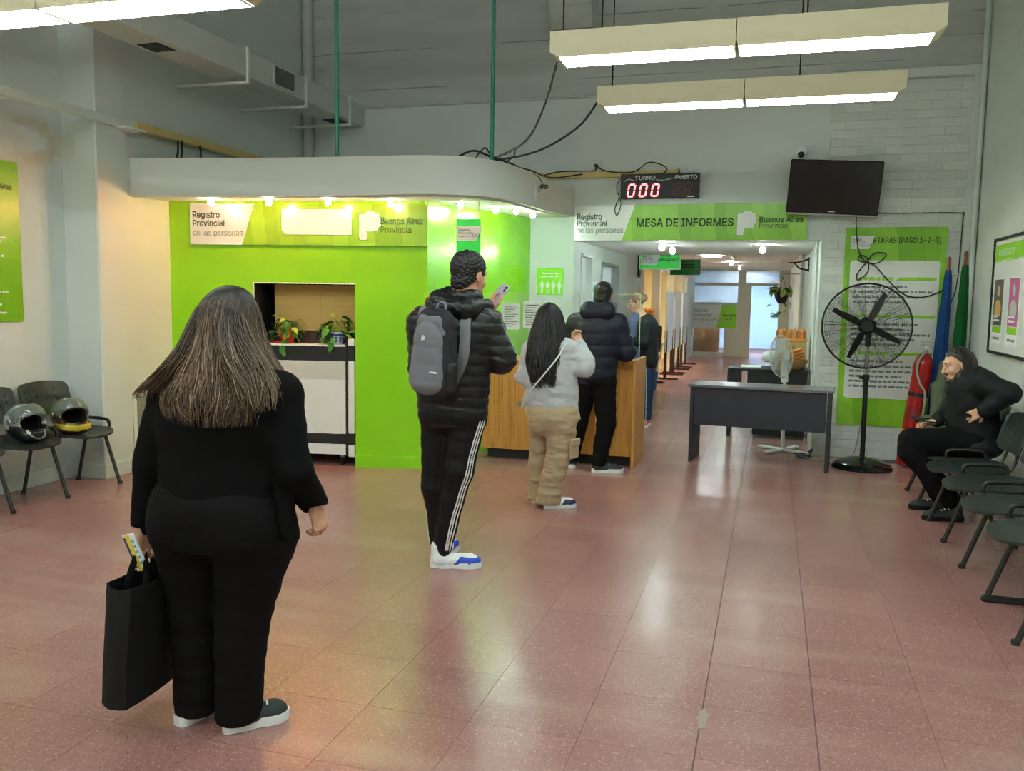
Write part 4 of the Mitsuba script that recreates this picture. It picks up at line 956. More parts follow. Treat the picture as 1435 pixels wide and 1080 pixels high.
for k in range(6): single('folder', mv(box(-.14, .14, -.09, .09, 0, .012, .003), ry(-.42) @ rz(.1 * (k % 3 - 1)), (.235 - .006 * k, 9.9, .85 + .0155 * k)), 'mat_folder' if k % 2 else 'mat_folder_dark', 'orange folder piled slantwise in the wicker basket, %s' % ('bottom one of the pile', 'second from the bottom', 'third from the bottom', 'third from the top', 'second from the top', 'top one of the pile')[k], 'folder', group='folders in the wicker basket')

# ------------------------------------------------------------------ counter with its screen
t = thing('information_counter', 'oak veneer information counter with a raised front panel', 'counter')
part(t, 'front_panel', box(-2.53, -1.135, 7.60, 7.622, .10, .905, .001), 'mat_wood'); part(t, 'end_panel', box(-1.135, -1.107, 7.555, 8.18, 0.001, .965, .003), 'mat_wood', label='oak end panel down to the floor')
part(t, 'plinth', box(-2.50, -1.14, 7.70, 7.72, .001, .10), 'mat_black'); part(t, 'top', box(-2.53, -1.136, 7.585, 8.18, .905, .93, .003), 'mat_wood'); part(t, 'upper_ledge', box(-1.40, -1.136, 7.585, 7.62, .93, .958, .002), 'mat_wood')
part(t, 'leg', cat(box(-1.72, -1.69, 7.64, 7.67, .001, .12)), 'mat_steel')
t = thing('acrylic_screen', 'clear acrylic sneeze screen standing along the counter edge', 'screen')
for a, b in ((-2.52, -1.80), (-1.797, -1.1)): part(t, 'pane', box(a, b, 7.64, 7.644, .935, 1.53), 'mat_glass')
part(t, 'edge', cat(box(-1.1, -1.095, 7.637, 7.647, .935, 1.532), box(-2.52, -1.1, 7.639, 7.645, 1.53, 1.534)), 'mat_pale_green'); part(t, 'clip', cat([box(x, x + .02, 7.63, 7.655, .931, .985) for x in (-2.3, -1.85, -1.25)]), 'mat_steel')
for k, (x, z, l) in enumerate(((-2.36, 1.2, 'left'), (-2.16, 1.22, 'right'))):
    t = thing('printed_notice', 'white printed sheet taped behind the acrylic screen, %s one of the two' % l, 'notice')
    part(t, 'sheet', box(x, x + .17, 7.6455, 7.6465, z, z + .24), 'mat_paper'); part(t, 'print', cat([box(x + .02, x + .15 - .03 * (q % 3), 7.6447, 7.6455, z + .2 - .022 * q, z + .206 - .022 * q) for q in range(9)]), 'mat_ink_grey')
t = thing('loose_papers', 'sheets of paper on the right end of the counter', 'papers')
for k in range(3): part(t, 'sheet', mv(box(-.12, .12, -.09, .09, 0, .004), rz(.12 * k - .1), (-1.3 + .02 * k, 7.78, .959 + .005 * k - .028)), 'mat_paper')
single('clipboard', mv(box(-.11, .11, -.15, .15, 0, .01, .003), rz(.2), (-1.33, 8.0, .931)), 'mat_blue_bin', 'blue clipboard lying on the counter behind the papers', 'clipboard')

# ------------------------------------------------------------------ white trolley with plants in the booth opening
t = thing('trolley', 'white panelled trolley with black bands filling the booth opening', 'trolley')
ft = lambda *a: onf(box(*a), FG)
part(t, 'front_panel', ft(.80, 1.575, .20, .92, -.02, .004, .003), 'mat_white'); part(t, 'front_panel', ft(.80, 1.575, .10, .195, -.02, .004, .003), 'mat_white')
part(t, 'black_band', ft(.80, 1.575, .92, 1.045, -.022, .006, .002), 'mat_black', label='black upper band'); part(t, 'black_band', ft(.80, 1.575, .195, .285, -.022, .007, .002), 'mat_black', label='black lower band')
part(t, 'corner_post', ft(1.575, 1.59, .09, 1.09, -.03, .01, .002), 'mat_black'); part(t, 'side_panel', ft(1.592, 1.652, .285, .925, -.03, .004, .008), 'mat_white'); part(t, 'side_panel', ft(1.592, 1.652, 1.05, 1.115, -.03, .004, .008), 'mat_white')
part(t, 'side_panel', ft(1.592, 1.652, .08, .19, -.03, .004, .008), 'mat_white'); part(t, 'side_band', cat(ft(1.592, 1.652, .925, 1.05, -.03, .006), ft(1.592, 1.652, .19, .285, -.03, .006)), 'mat_black')
part(t, 'shelf', ft(.80, 1.575, 1.045, 1.06, -.245, .01, .002), 'mat_white'); part(t, 'back_rail', ft(.80, 1.65, 1.06, 1.17, -.245, -.225), 'mat_bar_dark')
part(t, 'upper_tint', ft(.82, 1.57, .76, .915, .004, .0055), 'mat_plate', label='faint beige strip on the front panel')
c_ = part(t, 'castor', onf(mv(lathe([(0, -.012), (.035, -.012), (.04, 0), (.035, .012), (0, .012)], 16), ry(math.pi / 2), (1.53, .041, -.05)), FG), 'mat_rubber', 30); part(c_, 'fork', ft(1.515, 1.545, .06, .1, -.065, -.035), 'mat_steel')
part(t, 'castor', onf(mv(lathe([(0, -.012), (.035, -.012), (.04, 0), (.035, .012), (0, .012)], 16), ry(math.pi / 2), (.86, .041, -.05)), FG), 'mat_rubber', 30)
t = thing('paper_covering', 'tan kraft paper pasted across the booth opening above the trolley', 'paper')
part(t, 'sheet', ft(.845, 1.655, 1.06, 1.578, -.26, -.25), 'mat_kraft'); part(t, 'crease', cat(ft(1.27, 1.275, 1.1, 1.578, -.25, -.248), ft(.845, 1.655, 1.385, 1.389, -.25, -.248)), 'mat_cardboard')


def leaf(L, W_, bend, fold=.25):
    def fn(u, v):
        s = (u + 1) / 2; w_ = W_ * np.sin(np.pi * s ** .75) ** .8 * (1 - .15 * s) + .0008
        return v * w_, s * L, -bend * s * s * L + fold * w_ * np.abs(v)
    return shell(fn, 9, 5, .0012)


def plant(t, base, n, spread, seed, L=.07, low=-.5, mats=('leaf', 'leaf_pale', 'leaf_dark')):
    r = np.random.default_rng(seed)
    for k in range(n):
        a = r.uniform(0, 2 * math.pi); el = r.uniform(low, 1.25); d = np.array([math.cos(a) * math.cos(el), math.sin(a) * math.cos(el), math.sin(el)])
        R0 = spread * r.uniform(.55, 1.0); tip = np.array(base) + d * R0 * [1, .8, 1.1]
        q = part(t, 'leaf', mv(leaf(L * r.uniform(.75, 1.25), L * .33 * r.uniform(.8, 1.2), r.uniform(.2, .8)), rz(a - math.pi / 2 + r.uniform(-.5, .5)) @ rx(r.uniform(-.9, .5)) @ ry(r.uniform(-.6, .6)), tip), 'mat_' + mats[r.integers(len(mats))], True)
        part(t, 'stem', tube(bez([base, (np.array(base) + tip) / 2 + [0, 0, .03 * r.random()], tip], 4), .0016, 4), 'mat_leaf_pale')


def pot(t, c, r, h, m, n=4):
    return part(t, 'pot', lathe([(0, 0), (r * .72, 0), (r * .98, h * .88), (r * 1.05, h * .88), (r * 1.05, h), (r * .94, h), (r * .9, h * .85), (0, h * .85)], 28, t=c), m, 40)


q0 = G0 + gd * 1.005 + np.array([.1743, -.9847, 0]) * -.14
t = thing('potted_plant', 'pothos in an orange red pot on the trolley, behind the long-haired woman', 'plant')
pot(t, (q0[0], q0[1], 1.061), .068, .10, 'mat_pot_red'); plant(t, (q0[0], q0[1], 1.16), 34, .135, 5, .078)
part(t, 'saucer', lathe([(0, 0), (.05, 0), (.07, .015), (0, .008)], 20, t=(q0[0] - .09, q0[1] - .03, 1.061)), 'mat_pot_red')
q1 = G0 + gd * 1.46 + np.array([.1743, -.9847, 0]) * -.12
t = thing('potted_plant', 'pothos in a blue and white patterned pot at the right end of the trolley', 'plant')
p_ = pot(t, (q1[0], q1[1], 1.061), .062, .105, 'mat_pot_white')
part(p_, 'pattern', cat([lathe([(.0625, .075), (.064, .075), (.0655, .09), (.064, .09)], 28, t=(q1[0], q1[1], 1.061))] + [sph((q1[0] + .058 * math.cos(a), q1[1] + .058 * math.sin(a), 1.061 + z), (.011, .011, .013), 1) for a in np.linspace(0, 2 * math.pi, 11) for z in (.03, .056)]), 'mat_pot_blue', True)
plant(t, (q1[0], q1[1], 1.165), 38, .14, 9, .082); part(t, 'trailing_stem', tube(bez([q1 + [-.02, 0, 1.16], q1 + [-.1, -.05, 1.13], q1 + [-.13, -.08, 1.085]], 6), .002, 5), 'mat_leaf_pale')
n_ = np.array([.1743, -.9847, 0])
for (u_, z_, a) in ((1.44, 1.035, .2), (1.02, .99, -.5)):
    for tt in ('potted_plant_001' if u_ > 1.2 else 'potted_plant',): part(tt, 'leaf', mv(leaf(.10, .036, .3), rz(.17) @ rx(-1.25) @ ry(a), G0 + gd * u_ + n_ * .025 + [0, 0, z_ + .06]), 'mat_leaf', True, label='broad leaf hanging over the trolley edge')

# ------------------------------------------------------------------ extinguisher and flags in the right corner
t = thing('fire_extinguisher', 'tall red fire extinguisher leaning in the corner by the flags', 'fire extinguisher')
RE = ry(math.radians(6.5)); oe = (1.235, 8.62, 0.012)
EX = lambda m: mv(m, RE, oe)
part(t, 'cylinder', EX(lathe([(0, 0), (.07, 0), (.08, .02), (.08, .93), (.07, .985), (.04, 1.03), (.022, 1.045), (0, 1.045)], 32)), 'mat_red', 40)
part(t, 'valve', EX(cat(cyl((0, 0, 1.04), (0, 0, 1.10), .018, 14), box(-.05, .03, -.012, .012, 1.10, 1.118, .004), box(-.06, .02, -.012, .012, 1.13, 1.145, .004))), 'mat_chrome'); part(t, 'gauge', EX(mv(lathe([(0, 0), (.022, 0), (.022, .014), (0, .016)], 18), rx(math.pi / 2), (.0, -.018, 1.085))), 'mat_paper')
part(t, 'hose', EX(tube(bez([(0.01, -.02, 1.08), (-.05, -.085, .98), (-.06, -.10, .88), (-.01, -.10, .76), (.045, -.085, .68), (.06, -.08, .5), (.07, -.075, .38)], 8), .011, 8)), 'mat_cable_grey', True); part(t, 'strap', EX(lathe([(.081, .64), (.084, .64), (.084, .675), (.081, .675)], 32)), 'mat_black')
part(t, 'yellow_label', EX(mv(lathe([(.0806, 0), (.0815, 0), (.0815, .06), (.0806, .06)], 32), None, (0, 0, .27)).slice_plane([0, 0, 0], [-.55, -.83, 0])), 'mat_yellow'); part(t, 'print_label', EX(mv(lathe([(.0806, 0), (.0815, 0), (.0815, .12), (.0806, .12)], 32), None, (0, 0, .42)).slice_plane([0, -.05, 0], [-.6, -.8, 0])), 'mat_red_dark')


def flag(base, top, colors, label, w0):
    t = thing('furled_flag', label, 'flag'); b, tp = np.array(base, float), np.array(top, float)
    part(t, 'pole', cyl(b, tp, .014, 12), 'mat_pole_wood', 40); part(t, 'finial', sph(tp, (.017, .017, .03)), 'mat_brown_wood', True)
    cuts = [0.0] + [c[1] for c in colors]
    for (m, f1), f0 in zip(colors, cuts[:-1]):
        def fn(u, v):
            s = f0 + (f1 - f0) * (u + 1) / 2; ang = np.pi * v; rr = (.018 + w0 * s ** .6 * (1 - .35 * s)) * (1 + .22 * np.cos(5 * ang + 3 * s) + .1 * np.cos(9 * ang))
            c = tp + (b - tp) * 1.0 * (.05 + .93 * s)[..., None]
            return c[..., 0] + rr * np.cos(ang), c[..., 1] + rr * .7 * np.sin(ang), c[..., 2]
        part(t, 'cloth', shell(fn, 20, 41, .002), 'mat_' + m, True, label=m.replace('flag_', '') + ' fold')


flag((1.46, 8.70, .06), (1.53, 8.80, 1.89), [('flag_blue', .62), ('flag_navy', 1.0)], 'furled blue flag on a wooden pole in the right corner', .058)
flag((1.62, 8.66, .06), (1.665, 8.80, 1.94), [('flag_green', .55), ('flag_navy', 1.0)], 'furled green flag on a wooden pole in the right corner', .054)
single('folded_cloth', fieldmesh([C((1.44, 8.50, .42), (1.5, 8.56, .95), .05, .04, k=.03), C((1.47, 8.5, .4), (1.44, 8.54, .75), .045, k=.03)], .012), 'mat_flag_khaki', 'khaki cloth hanging between extinguisher and flags', 'cloth', True)
single('striped_bag', cat([box(1.31, 1.46, 8.42, 8.5, .012, .5, .02)] + [mv(box(1.315, 1.455, 8.415, 8.42, z, z + .012), None) for z in np.arange(.36, .48, .028)]), 'mat_flag_khaki', 'dull green bag with a striped pocket behind the seated man', 'bag')

# ------------------------------------------------------------------ things along the corridor
for k, (y, l) in enumerate(((16.6, 'nearest'), (18.0, 'middle'), (19.6, 'farthest'))):
    t = thing('display_stand', 'white panel on a dark steel stand in the corridor, %s of the three' % l, 'display stand')
    part(t, 'panel', mv(box(-.015, .015, -.55, .55, .50, 1.62, .004), rz(.0), (-1.86, y + .3, 0)), 'mat_panel_grey')
    part(t, 'top_trim', mv(box(-.018, .018, -.55, .55, 1.62, 1.635), rz(.0), (-1.86, y + .3, 0)), 'mat_white')
    for q in (-.5, .5):
        c = np.array([-1.86, y + .3, 0]) + np.array([0, q, 0])
        part(t, 'leg', box(c[0] - .025, c[0] + .025, c[1] - .02, c[1] + .02, .02, .9, .003), 'mat_bar_dark'); part(t, 'foot', box(c[0] - .22, c[0] + .24, c[1] - .025, c[1] + .025, .001, .03, .004), 'mat_bar_dark')
t = thing('waste_bin', 'blue plastic bin behind the woman at the end of the counter', 'bin')
part(t, 'body', lathe([(0, 0), (.10, 0), (.13, .30), (.14, .31), (.125, .31), (.095, .02), (0, .02)], 24, t=(-1.86, 14.3, 0)), 'mat_blue_bin', 40)
t = thing('office_chair', 'black office chair in the corridor behind the woman with the coat', 'chair')
part(t, 'seat', box(-2.25, -1.85, 15.2, 15.6, .43, .50, .03), 'mat_black'); part(t, 'backrest', mv(box(-.2, .2, -.03, .03, 0, .48, .025), rx(-.1), (-2.05, 15.62, .55)), 'mat_black'); part(t, 'arm', cat(tube([(-1.83, 15.25, .45), (-1.80, 15.3, .68), (-1.82, 15.58, .70)], .014, 8)), 'mat_steel')
part(t, 'stem', cyl((-2.05, 15.4, .08), (-2.05, 15.4, .44), .025, 12), 'mat_steel'); part(t, 'foot', cat([box(-2.33, -1.77, 15.38, 15.42, .01, .06), box(-2.07, -2.03, 15.12, 15.68, .01, .06)]), 'mat_black')
t = thing('flower_pot', 'dark pot of orange flowers near the yellow room', 'plant')
pot(t, (-2.2, 16.0, .75), .13, .26, 'mat_black'); part(t, 'stand', box(-2.4, -2.0, 15.85, 16.15, 0.001, .749, .004), 'mat_bar_dark')
plant(t, (-2.2, 16.0, 1.0), 12, .22, 21, .14, .1)
for k in range(7): part(t, 'flower', sph((-2.2 + .22 * math.cos(k * 2.4) * (.4 + .1 * (k % 4)), 16.0 + .1 * math.sin(k * 2.4), 1.22 + .03 * (k % 3)), (.07, .07, .045), 1), 'mat_folder', True)
t = thing('wooden_cabinet', 'brown wooden cabinet behind the glass of the far partition', 'cabinet')
part(t, 'body', box(-2.02, -1.32, YE + .25, YE + .7, .06, .74, .004), 'mat_brown_wood'); part(t, 'door', box(-1.99, -1.68, YE + .235, YE + .25, .1, .7), 'mat_brown_wood'); part(t, 'door', box(-1.66, -1.35, YE + .235, YE + .25, .1, .7), 'mat_brown_wood'); part(t, 'plinth', box(-2.0, -1.34, YE + .28, YE + .68, 0, .06), 'mat_black')
t = thing('partition_sign', 'white and green sign Registro Provincial on the far partition', 'sign'); FE = frame((0, YE, 0), (1, 0, 0))
part(t, 'panel', onf(box(-2.05, -.86, .73, 1.36, .002, .01), FE), 'mat_sign_white'); part(t, 'green_field', onf(ext(Polygon([(-1.38, .74), (-.87, .74), (-.87, 1.36), (-1.25, 1.36)]), .002), FE, z=.0095), 'mat_lime')
for s, z, b in (('Registro', 1.17, True), ('Provincial', 1.05, True), ('de las personas', .93, False)): part(t, 'lettering', onf(text(s, .075, .72 if not b else (.36 if 'R' in s else .46), b, .002), FE, -1.98, z, .0115), 'mat_ink_grey')
part(t, 'lettering', onf(text('Buenos Aires', .06, .36, True, .002), FE, -1.23, 1.06, .0115), 'mat_ink_green'); part(t, 'lettering', onf(text('Provincia', .055, .22, False, .002), FE, -1.23, .97, .0115), 'mat_ink_green')
t = thing('hanging_planter', 'dark hanging basket with a trailing plant on the right corridor wall', 'plant')
pc = (.14, 14.0, 1.45)
part(t, 'basket', lathe([(0, 0), (.05, .005), (.09, .07), (.105, .14), (.098, .14), (.08, .07), (0, .02)], 20, t=pc), 'mat_black', 40); plant(t, (pc[0], pc[1], pc[2] + .15), 22, .14, 31, .11, .1); plant(t, (pc[0], pc[1], pc[2] - .05), 12, .17, 33, .09, -1.3)
part(t, 'cords', cat([cyl((pc[0] + .09 * math.cos(a), pc[1] + .09 * math.sin(a), pc[2] + .14), (pc[0], pc[1], 1.86), .003, 5) for a in (0, 2.1, 4.2)]), 'mat_black'); part(t, 'hook', tube([(pc[0], pc[1], 1.86), (pc[0], pc[1], 1.9), (CX1, pc[1], 1.9), (CX1, pc[1], 1.82)], .006, 6), 'mat_steel')
t = thing('wall_bracket', 'black iron bracket on the right corridor wall above the hanging planter', 'bracket')
part(t, 'arm', cat(tube(bez([(CX1, 11.6, 2.02), (.3, 11.6, 1.98), (.18, 11.6, 1.97)], 6), .01, 6), tube(bez([(CX1, 11.6, 1.88), (.32, 11.6, 1.9), (.25, 11.6, 1.97)], 6), .01, 6)), 'mat_black'); part(t, 'plate', box(CX1 - .012, CX1, 11.57, 11.63, 1.86, 2.04), 'mat_black')
t = thing('blue_notice', 'small blue notice on the left corridor wall beside the office door', 'notice')
FC = frame((CX0, 9.9, 0), (0, 1, 0)); part(t, 'sheet', onf(box(0, .38, 1.42, 1.68, .002, .006), FC), 'mat_paper'); part(t, 'print', onf(box(.03, .35, 1.45, 1.65, .006, .007), FC), 'mat_paper_blue')

# ------------------------------------------------------------------ people
SK1, SK2 = S(206, 160, 132), S(190, 142, 114)
mat('knit_black', S(9, 9, 11), 0.9, 0.12); mat('trouser_black', S(10, 10, 12), 0.85, 0.15)
mat('puffer_black', S(15, 17, 20), 0.36, 0.4); mat('puffer_navy', S(23, 27, 41), 0.55, 0.3); mat('track_black', S(12, 12, 15), 0.6, 0.25)
mat('hoodie_grey', S(176, 178, 182), 0.9, 0.15, sheen=0.0); mat('tan', S(164, 144, 116), 0.85, 0.2); mat('coat_dark', S(17, 21, 24), 0.7, 0.25); mat('shirt_blue', S(92, 104, 136), 0.85, 0.2)
mat('jeans_blue', S(34, 56, 88), 0.8, 0.2); mat('shoe_white', S(216, 220, 220), 0.5, 0.4); mat('shoe_blue', S(34, 70, 190), 0.45, 0.4); mat('shoe_navy', S(30, 34, 78), 0.5); mat('shoe_dark', S(40, 48, 48), 0.6, 0.3)
mat('bag_black', S(17, 19, 20), 0.75, 0.25); mat('pack_grey', S(112, 113, 120), 0.75, 0.2); mat('pack_dark', S(42, 42, 46), 0.7, 0.2); mat('eye_white', S(220, 216, 210), 0.2); mat('iris', S(40, 28, 22), 0.15); mat('lip', S(164, 92, 84), 0.5)
mat('phone', S(176, 166, 186), 0.25, 0.5); mat('stripe', S(212, 212, 210), 0.6); mat('pink', S(206, 120, 130), 0.6)


def TR(c, R, s=1.0):
    c, R = np.array(c, float), np.asarray(R)
    return lambda q: c + R @ (s * np.array(q, float))


def head_prims(c, R, s=1.0):
    P = TR(c, R, s)
    e = lambda q, r, k=.012, **kw: E(P(q), np.array(r) * s, R, k * s, **kw)
    cc = lambda a, b, r1, r2, k=.01: C(P(a), P(b), r1 * s, r2 * s, k * s)
    return [e((0, -.012, .03), (.073, .092, .084)), e((0, .032, -.035), (.055, .058, .082), .03), cc((-.02, .062, -.098), (.02, .062, -.098), .02, .02, .025), cc((0, .088, .008), (0, .112, -.034), .008, .0125, .008),
            cc((-.013, .092, -.038), (.013, .092, -.038), .008, .008, .008), cc((-.038, .078, .026), (.038, .078, .026), .013, .013, .018), e((.036, .066, -.03), (.022, .02, .02), .02), e((-.036, .066, -.03), (.022, .02, .02), .02),
            e((.031, .099, .008), (.016, .014, .011), .008, sub=True), e((-.031, .099, .008), (.016, .014, .011), .008, sub=True), cc((-.018, .09, -.062), (.018, .09, -.062), .007, .007, .008), cc((-.016, .089, -.073), (.016, .089, -.073), .008, .008, .008),
            e((.076, -.004, -.004), (.009, .021, .033), .006), e((-.076, -.004, -.004), (.009, .021, .033), .006), cc((0, -.02, -.06), (0, -.035, -.15), .052, .056, .03)]


def face_parts(t, c, R, s=1.0, brow='mat_iris'):
    P = TR(c, R, s)
    for k in (-1, 1):
        q = part(t, 'eye', sph(P((.031 * k, .0765, .008)), .0125 * s), 'mat_eye_white', True); part(q, 'iris', sph(P((.031 * k, .0845, .008)), .0064 * s), 'mat_iris', True)
        part(t, 'eyebrow', tube([P((.014 * k, .093, .027)), P((.032 * k, .092, .033)), P((.05 * k, .078, .026))], [.003 * s, .004 * s, .002 * s], 6), brow, True)
    part(t, 'lips', cat(tube([P((-.024, .091, -.067)), P((-.01, .098, -.0655)), P((.01, .098, -.0655)), P((.024, .091, -.067))], [.0015 * s, .0042 * s, .0042 * s, .0015 * s], 6), tube([P((-.02, .092, -.071)), P((0, .098, -.073)), P((.02, .092, -.071))], [.0015 * s, .0045 * s, .0015 * s], 6)), 'mat_lip', True)


def hand_prims(c, R, side=1, curl=(.5, .6, .5), s=1.0, spread=.05, thumb=.5):
    """Palm along local +y from the wrist at c, palm faces local -z, thumb on local x * side."""
    P = TR(c, R, s); pr = []
    for i, x in enumerate((.030, .011, -.009, -.027)):
        pr.append(C(P((x * side * .75, .008, 0)), P((x * side, .084 - .004 * abs(i - 1), 0)), .0125 * s, .0105 * s, .010 * s))
    for i, (x, L) in enumerate(((.030, .072), (.011, .080), (-.009, .074), (-.027, .058))):
        p = np.array([x * side, .084 - .004 * abs(i - 1), 0.0]); a = 0; yaw = spread * (1.2 - i * .8) * -side
        for l, cu, r0, r1 in zip((.46, .30, .24), curl, (.0094, .0086, .0078), (.0086, .0078, .0066)):
            a += cu; d = np.array([math.sin(-yaw) * math.cos(a), math.cos(yaw) * math.cos(a), -math.sin(a)]); q = p + d * L * l
            pr.append(C(P(p), P(q), r0 * s, r1 * s, .003 * s)); p = q
    p = np.array([.026 * side, .018, -.004]); a = .75
    for l, r0, r1, da in ((.042, .0135, .0115, 0), (.031, .0105, .0095, -thumb), (.025, .0095, .0072, -thumb)):
        a += da; d = np.array([math.sin(a) * side * .85, math.cos(a) * .85, -.5]); d /= np.linalg.norm(d); q = p + d * l
        pr.append(C(P(p), P(q), r0 * s, r1 * s, .005 * s)); p = q
    pr.append(C(P((0, -.06, 0)), P((0, .01, 0)), .027 * s, .028 * s, .012 * s, (R @ np.array([0, 0, 1.0]), .72)))
    return pr


def rot_to(d, up=(0, 0, 1)):
    """Frame whose y axis runs along d and whose z axis is as near to up as it can be."""
    y = np.array(d, float); y /= np.linalg.norm(y); x = np.cross(y, up); x /= np.linalg.norm(x)
    return np.column_stack([x, y, np.cross(x, y)])


def body(t, head, limbs, hands, color=SK1, h=.006):
    """Skin: one continuous mesh of head, neck, trunk, limbs and hands."""
    ms = [fieldmesh(head, h), fieldmesh(limbs, .014)] + [fieldmesh(hp, .0042) for hp in hands]
    m = union(ms)
    n = meshkit.fbm(np.asarray(m.vertices) * 30, 2, 3)[:, None]
    part(t, 'body', m, 'mat_skin', True, color=np.array(color) * (.9 + .2 * n))


def shoe(t, pos, yaw, L=.265, upper='mat_shoe_white', sole='mat_shoe_white', w=.047, sole_h=.03, accent=None, ankle=.1, roll=0):
    R = rz(yaw)
    out = Polygon(bez([(-.75 * w, .01), (-.85 * w, .08), (-.8 * w, L * .5), (-1.05 * w, L * .72), (-.8 * w, L * .92), (0.05 * w, L), (.85 * w, L * .88), (1.0 * w, L * .68), (.75 * w, L * .45), (.8 * w, .07), (.5 * w, .0), (-.4 * w, -.003), (-.75 * w, .01)], 5)[:, :2])
    up = fieldmesh([C((0, .045, .05), (0, .04, ankle), .040 * w / .047, .037 * w / .047, .02), C((0, .05, .04), (0, L * .74, .036), .039 * w / .047, .036 * w / .047, .03), E((0, L * .74, .032), (w * .93, L * .235, .036), k=.02)], .006, clip=[lambda X, Y, Z: sole_h * .7 - Z + 0 * X + 0 * Y])
    u = part(t, 'shoe', mv(up, R, pos), upper, True)
    part(u, 'sole', mv(mv(ext(out, sole_h), t=(0, 0, .0015)), R, pos), sole, 35)
    part(u, 'laces', mv(cat([tube([(-.02, y, .083 - .30 * (y - .1)), (0, y + .004, .089 - .30 * (y - .1)), (.02, y, .083 - .30 * (y - .1))], .003, 5) for y in np.linspace(.10, .165, 4)]), R, pos), 'mat_shoe_white' if 'dark' in upper or 'black' in upper else upper)
    if accent:
        ac = fieldmesh([C((0, .05, .04), (0, L * .74, .036), .0415 * w / .047, .0385 * w / .047, .03), E((0, L * .74, .032), (w * .98, L * .245, .038), k=.02)], .006, clip=[lambda X, Y, Z: .022 - Z + 0 * X + 0 * Y, lambda X, Y, Z: L * .36 - Y + Z * .9 + 0 * X, lambda X, Y, Z: Z - .062 + .10 * (Y - L * .8) + 0 * X])
        part(u, 'toe_cap', mv(ac, R, pos), accent, True)
    return u


def hair_fall(t, prof, th0, th1, n, seed, cols, wave=.012, thick=.016, jit=.05, R=np.eye(3), c=(0, 0, 0), r=.0024, tips=.045, name='hair', mess=.3, under=True):
    """Long hair: prof rows (z, centre x, half width, centre y, depth behind) from crown to ends; strands over a closed under-layer."""
    rg = np.random.default_rng(seed); pf = np.array(prof, float); s_ = np.linspace(0, 1, len(pf))
    s2 = np.linspace(0, 1, 40); pp = np.column_stack([np.interp(s2, s_, pf[:, k]) for k in range(5)])
    for k in range(5): pp[1:-1, k] = np.convolve(np.pad(pp[:, k], 2, 'edge'), np.ones(5) / 5, 'valid')[1:-1]

    def pos(s, th, f=1.0):
        z, cx, w_, cy, d = [np.interp(s, s2, pp[:, k]) for k in range(5)]
        return np.stack([cx + w_ * f * np.sin(th), cy - d * f * np.cos(th), z], -1)

    def base(u, v):
        q = pos((v + 1) / 2 * .90, th0 + (th1 - th0) * (u + 1) / 2, .955)
        return q[..., 0], q[..., 1], q[..., 2]
    bm = shell(base, 49, 31, thick)
    A, B_, C_ = np.array(cols[0]), np.array(cols[1]), np.array(cols[2])
    V, F, K, at = [], [], [], 0
    bc = np.tile(A * .8, (len(bm.vertices), 1))
    if under: V.append(np.array(bm.vertices)); F.append(np.array(bm.faces)); K.append(bc); at = len(bc)
    m = 15; ang = np.arange(4) * np.pi / 2
    for i in range(n):
        th = rg.uniform(th0, th1); e = 1 + tips * rg.normal() * .5 + tips * .8 * np.random.default_rng(int(np.floor(th / .16)) + 900 + seed).normal() - (.10 * rg.random() if rg.random() < .4 else 0); s0 = 0.0 if rg.random() < .7 else rg.uniform(0, .4)
        s = np.linspace(s0, min(e, 1.06), m); sc = np.clip(s, 0, 1); f = .955 + jit * rg.random() + .05 * rg.random() * sc ** 2
        ph, fr_ = rg.uniform(0, 6.28), rg.uniform(1.0, 2.6)
        cl = np.floor(th / .16); rc = np.random.default_rng(int(cl) + 500 + seed); th2 = (cl + .5 + .3 * rc.normal()) * .16; q_ = rc.normal()
        tt = th + (th2 - th) * .75 * sc ** 1.5 + wave * 1.5 * np.sin(q_ * 9 + 7 * s) * sc + mess * .25 * rg.normal() * sc ** 2 + wave * 2.2 * np.sin(ph + fr_ * 6.28 * s) * sc
        q = pos(sc, tt, f); q[:, 2] -= np.clip(s - 1, 0, 1) * (pf[0, 0] - pf[-1, 0]); q[:, 1] += wave * .35 * np.cos(ph * 2 + fr_ * 6 * s) * sc
        tan = np.gradient(q, axis=0); tan /= np.linalg.norm(tan, axis=1, keepdims=True) + 1e-9
        a = np.cross(tan, [0.3, 1, 0.1]); a /= np.linalg.norm(a, axis=1, keepdims=True) + 1e-9; b = np.cross(tan, a)
        rad = r * rg.uniform(.7, 1.5) * np.interp(np.linspace(0, 1, m), [0, .1, .8, 1], [.5, 1, .9, .15])
        v = q[:, None] + rad[:, None, None] * (np.cos(ang)[None, :, None] * a[:, None] + np.sin(ang)[None, :, None] * b[:, None])
        ii, jj = np.meshgrid(np.arange(m - 1), np.arange(4), indexing='ij')
        qd = np.stack([ii * 4 + jj, ii * 4 + (jj + 1) % 4, (ii + 1) * 4 + (jj + 1) % 4, (ii + 1) * 4 + jj], -1).reshape(-1, 4)
        V.append(v.reshape(-1, 3)); F.append(np.vstack([qd[:, [0, 1, 2]], qd[:, [0, 2, 3]]]) + at); at += m * 4
        t0 = np.clip(sc * 1.15 + .25 * rg.normal(), 0, 1)[:, None]; g = rg.uniform(.7, 1.3)
        col = (A * (1 - t0) + B_ * t0) * g; col = col * (1 - .5 * t0 * (rg.random() < .35)) + C_ * .5 * t0 * (rg.random() < .35)
        K.append(np.repeat(col, 4, 0))
    mm = trimesh.Trimesh(np.vstack(V), np.vstack(F), process=False)
    return part(t, name, mv(mm, R, c), 'mat_hair', True, color=np.clip(np.vstack(K), 0, 1))


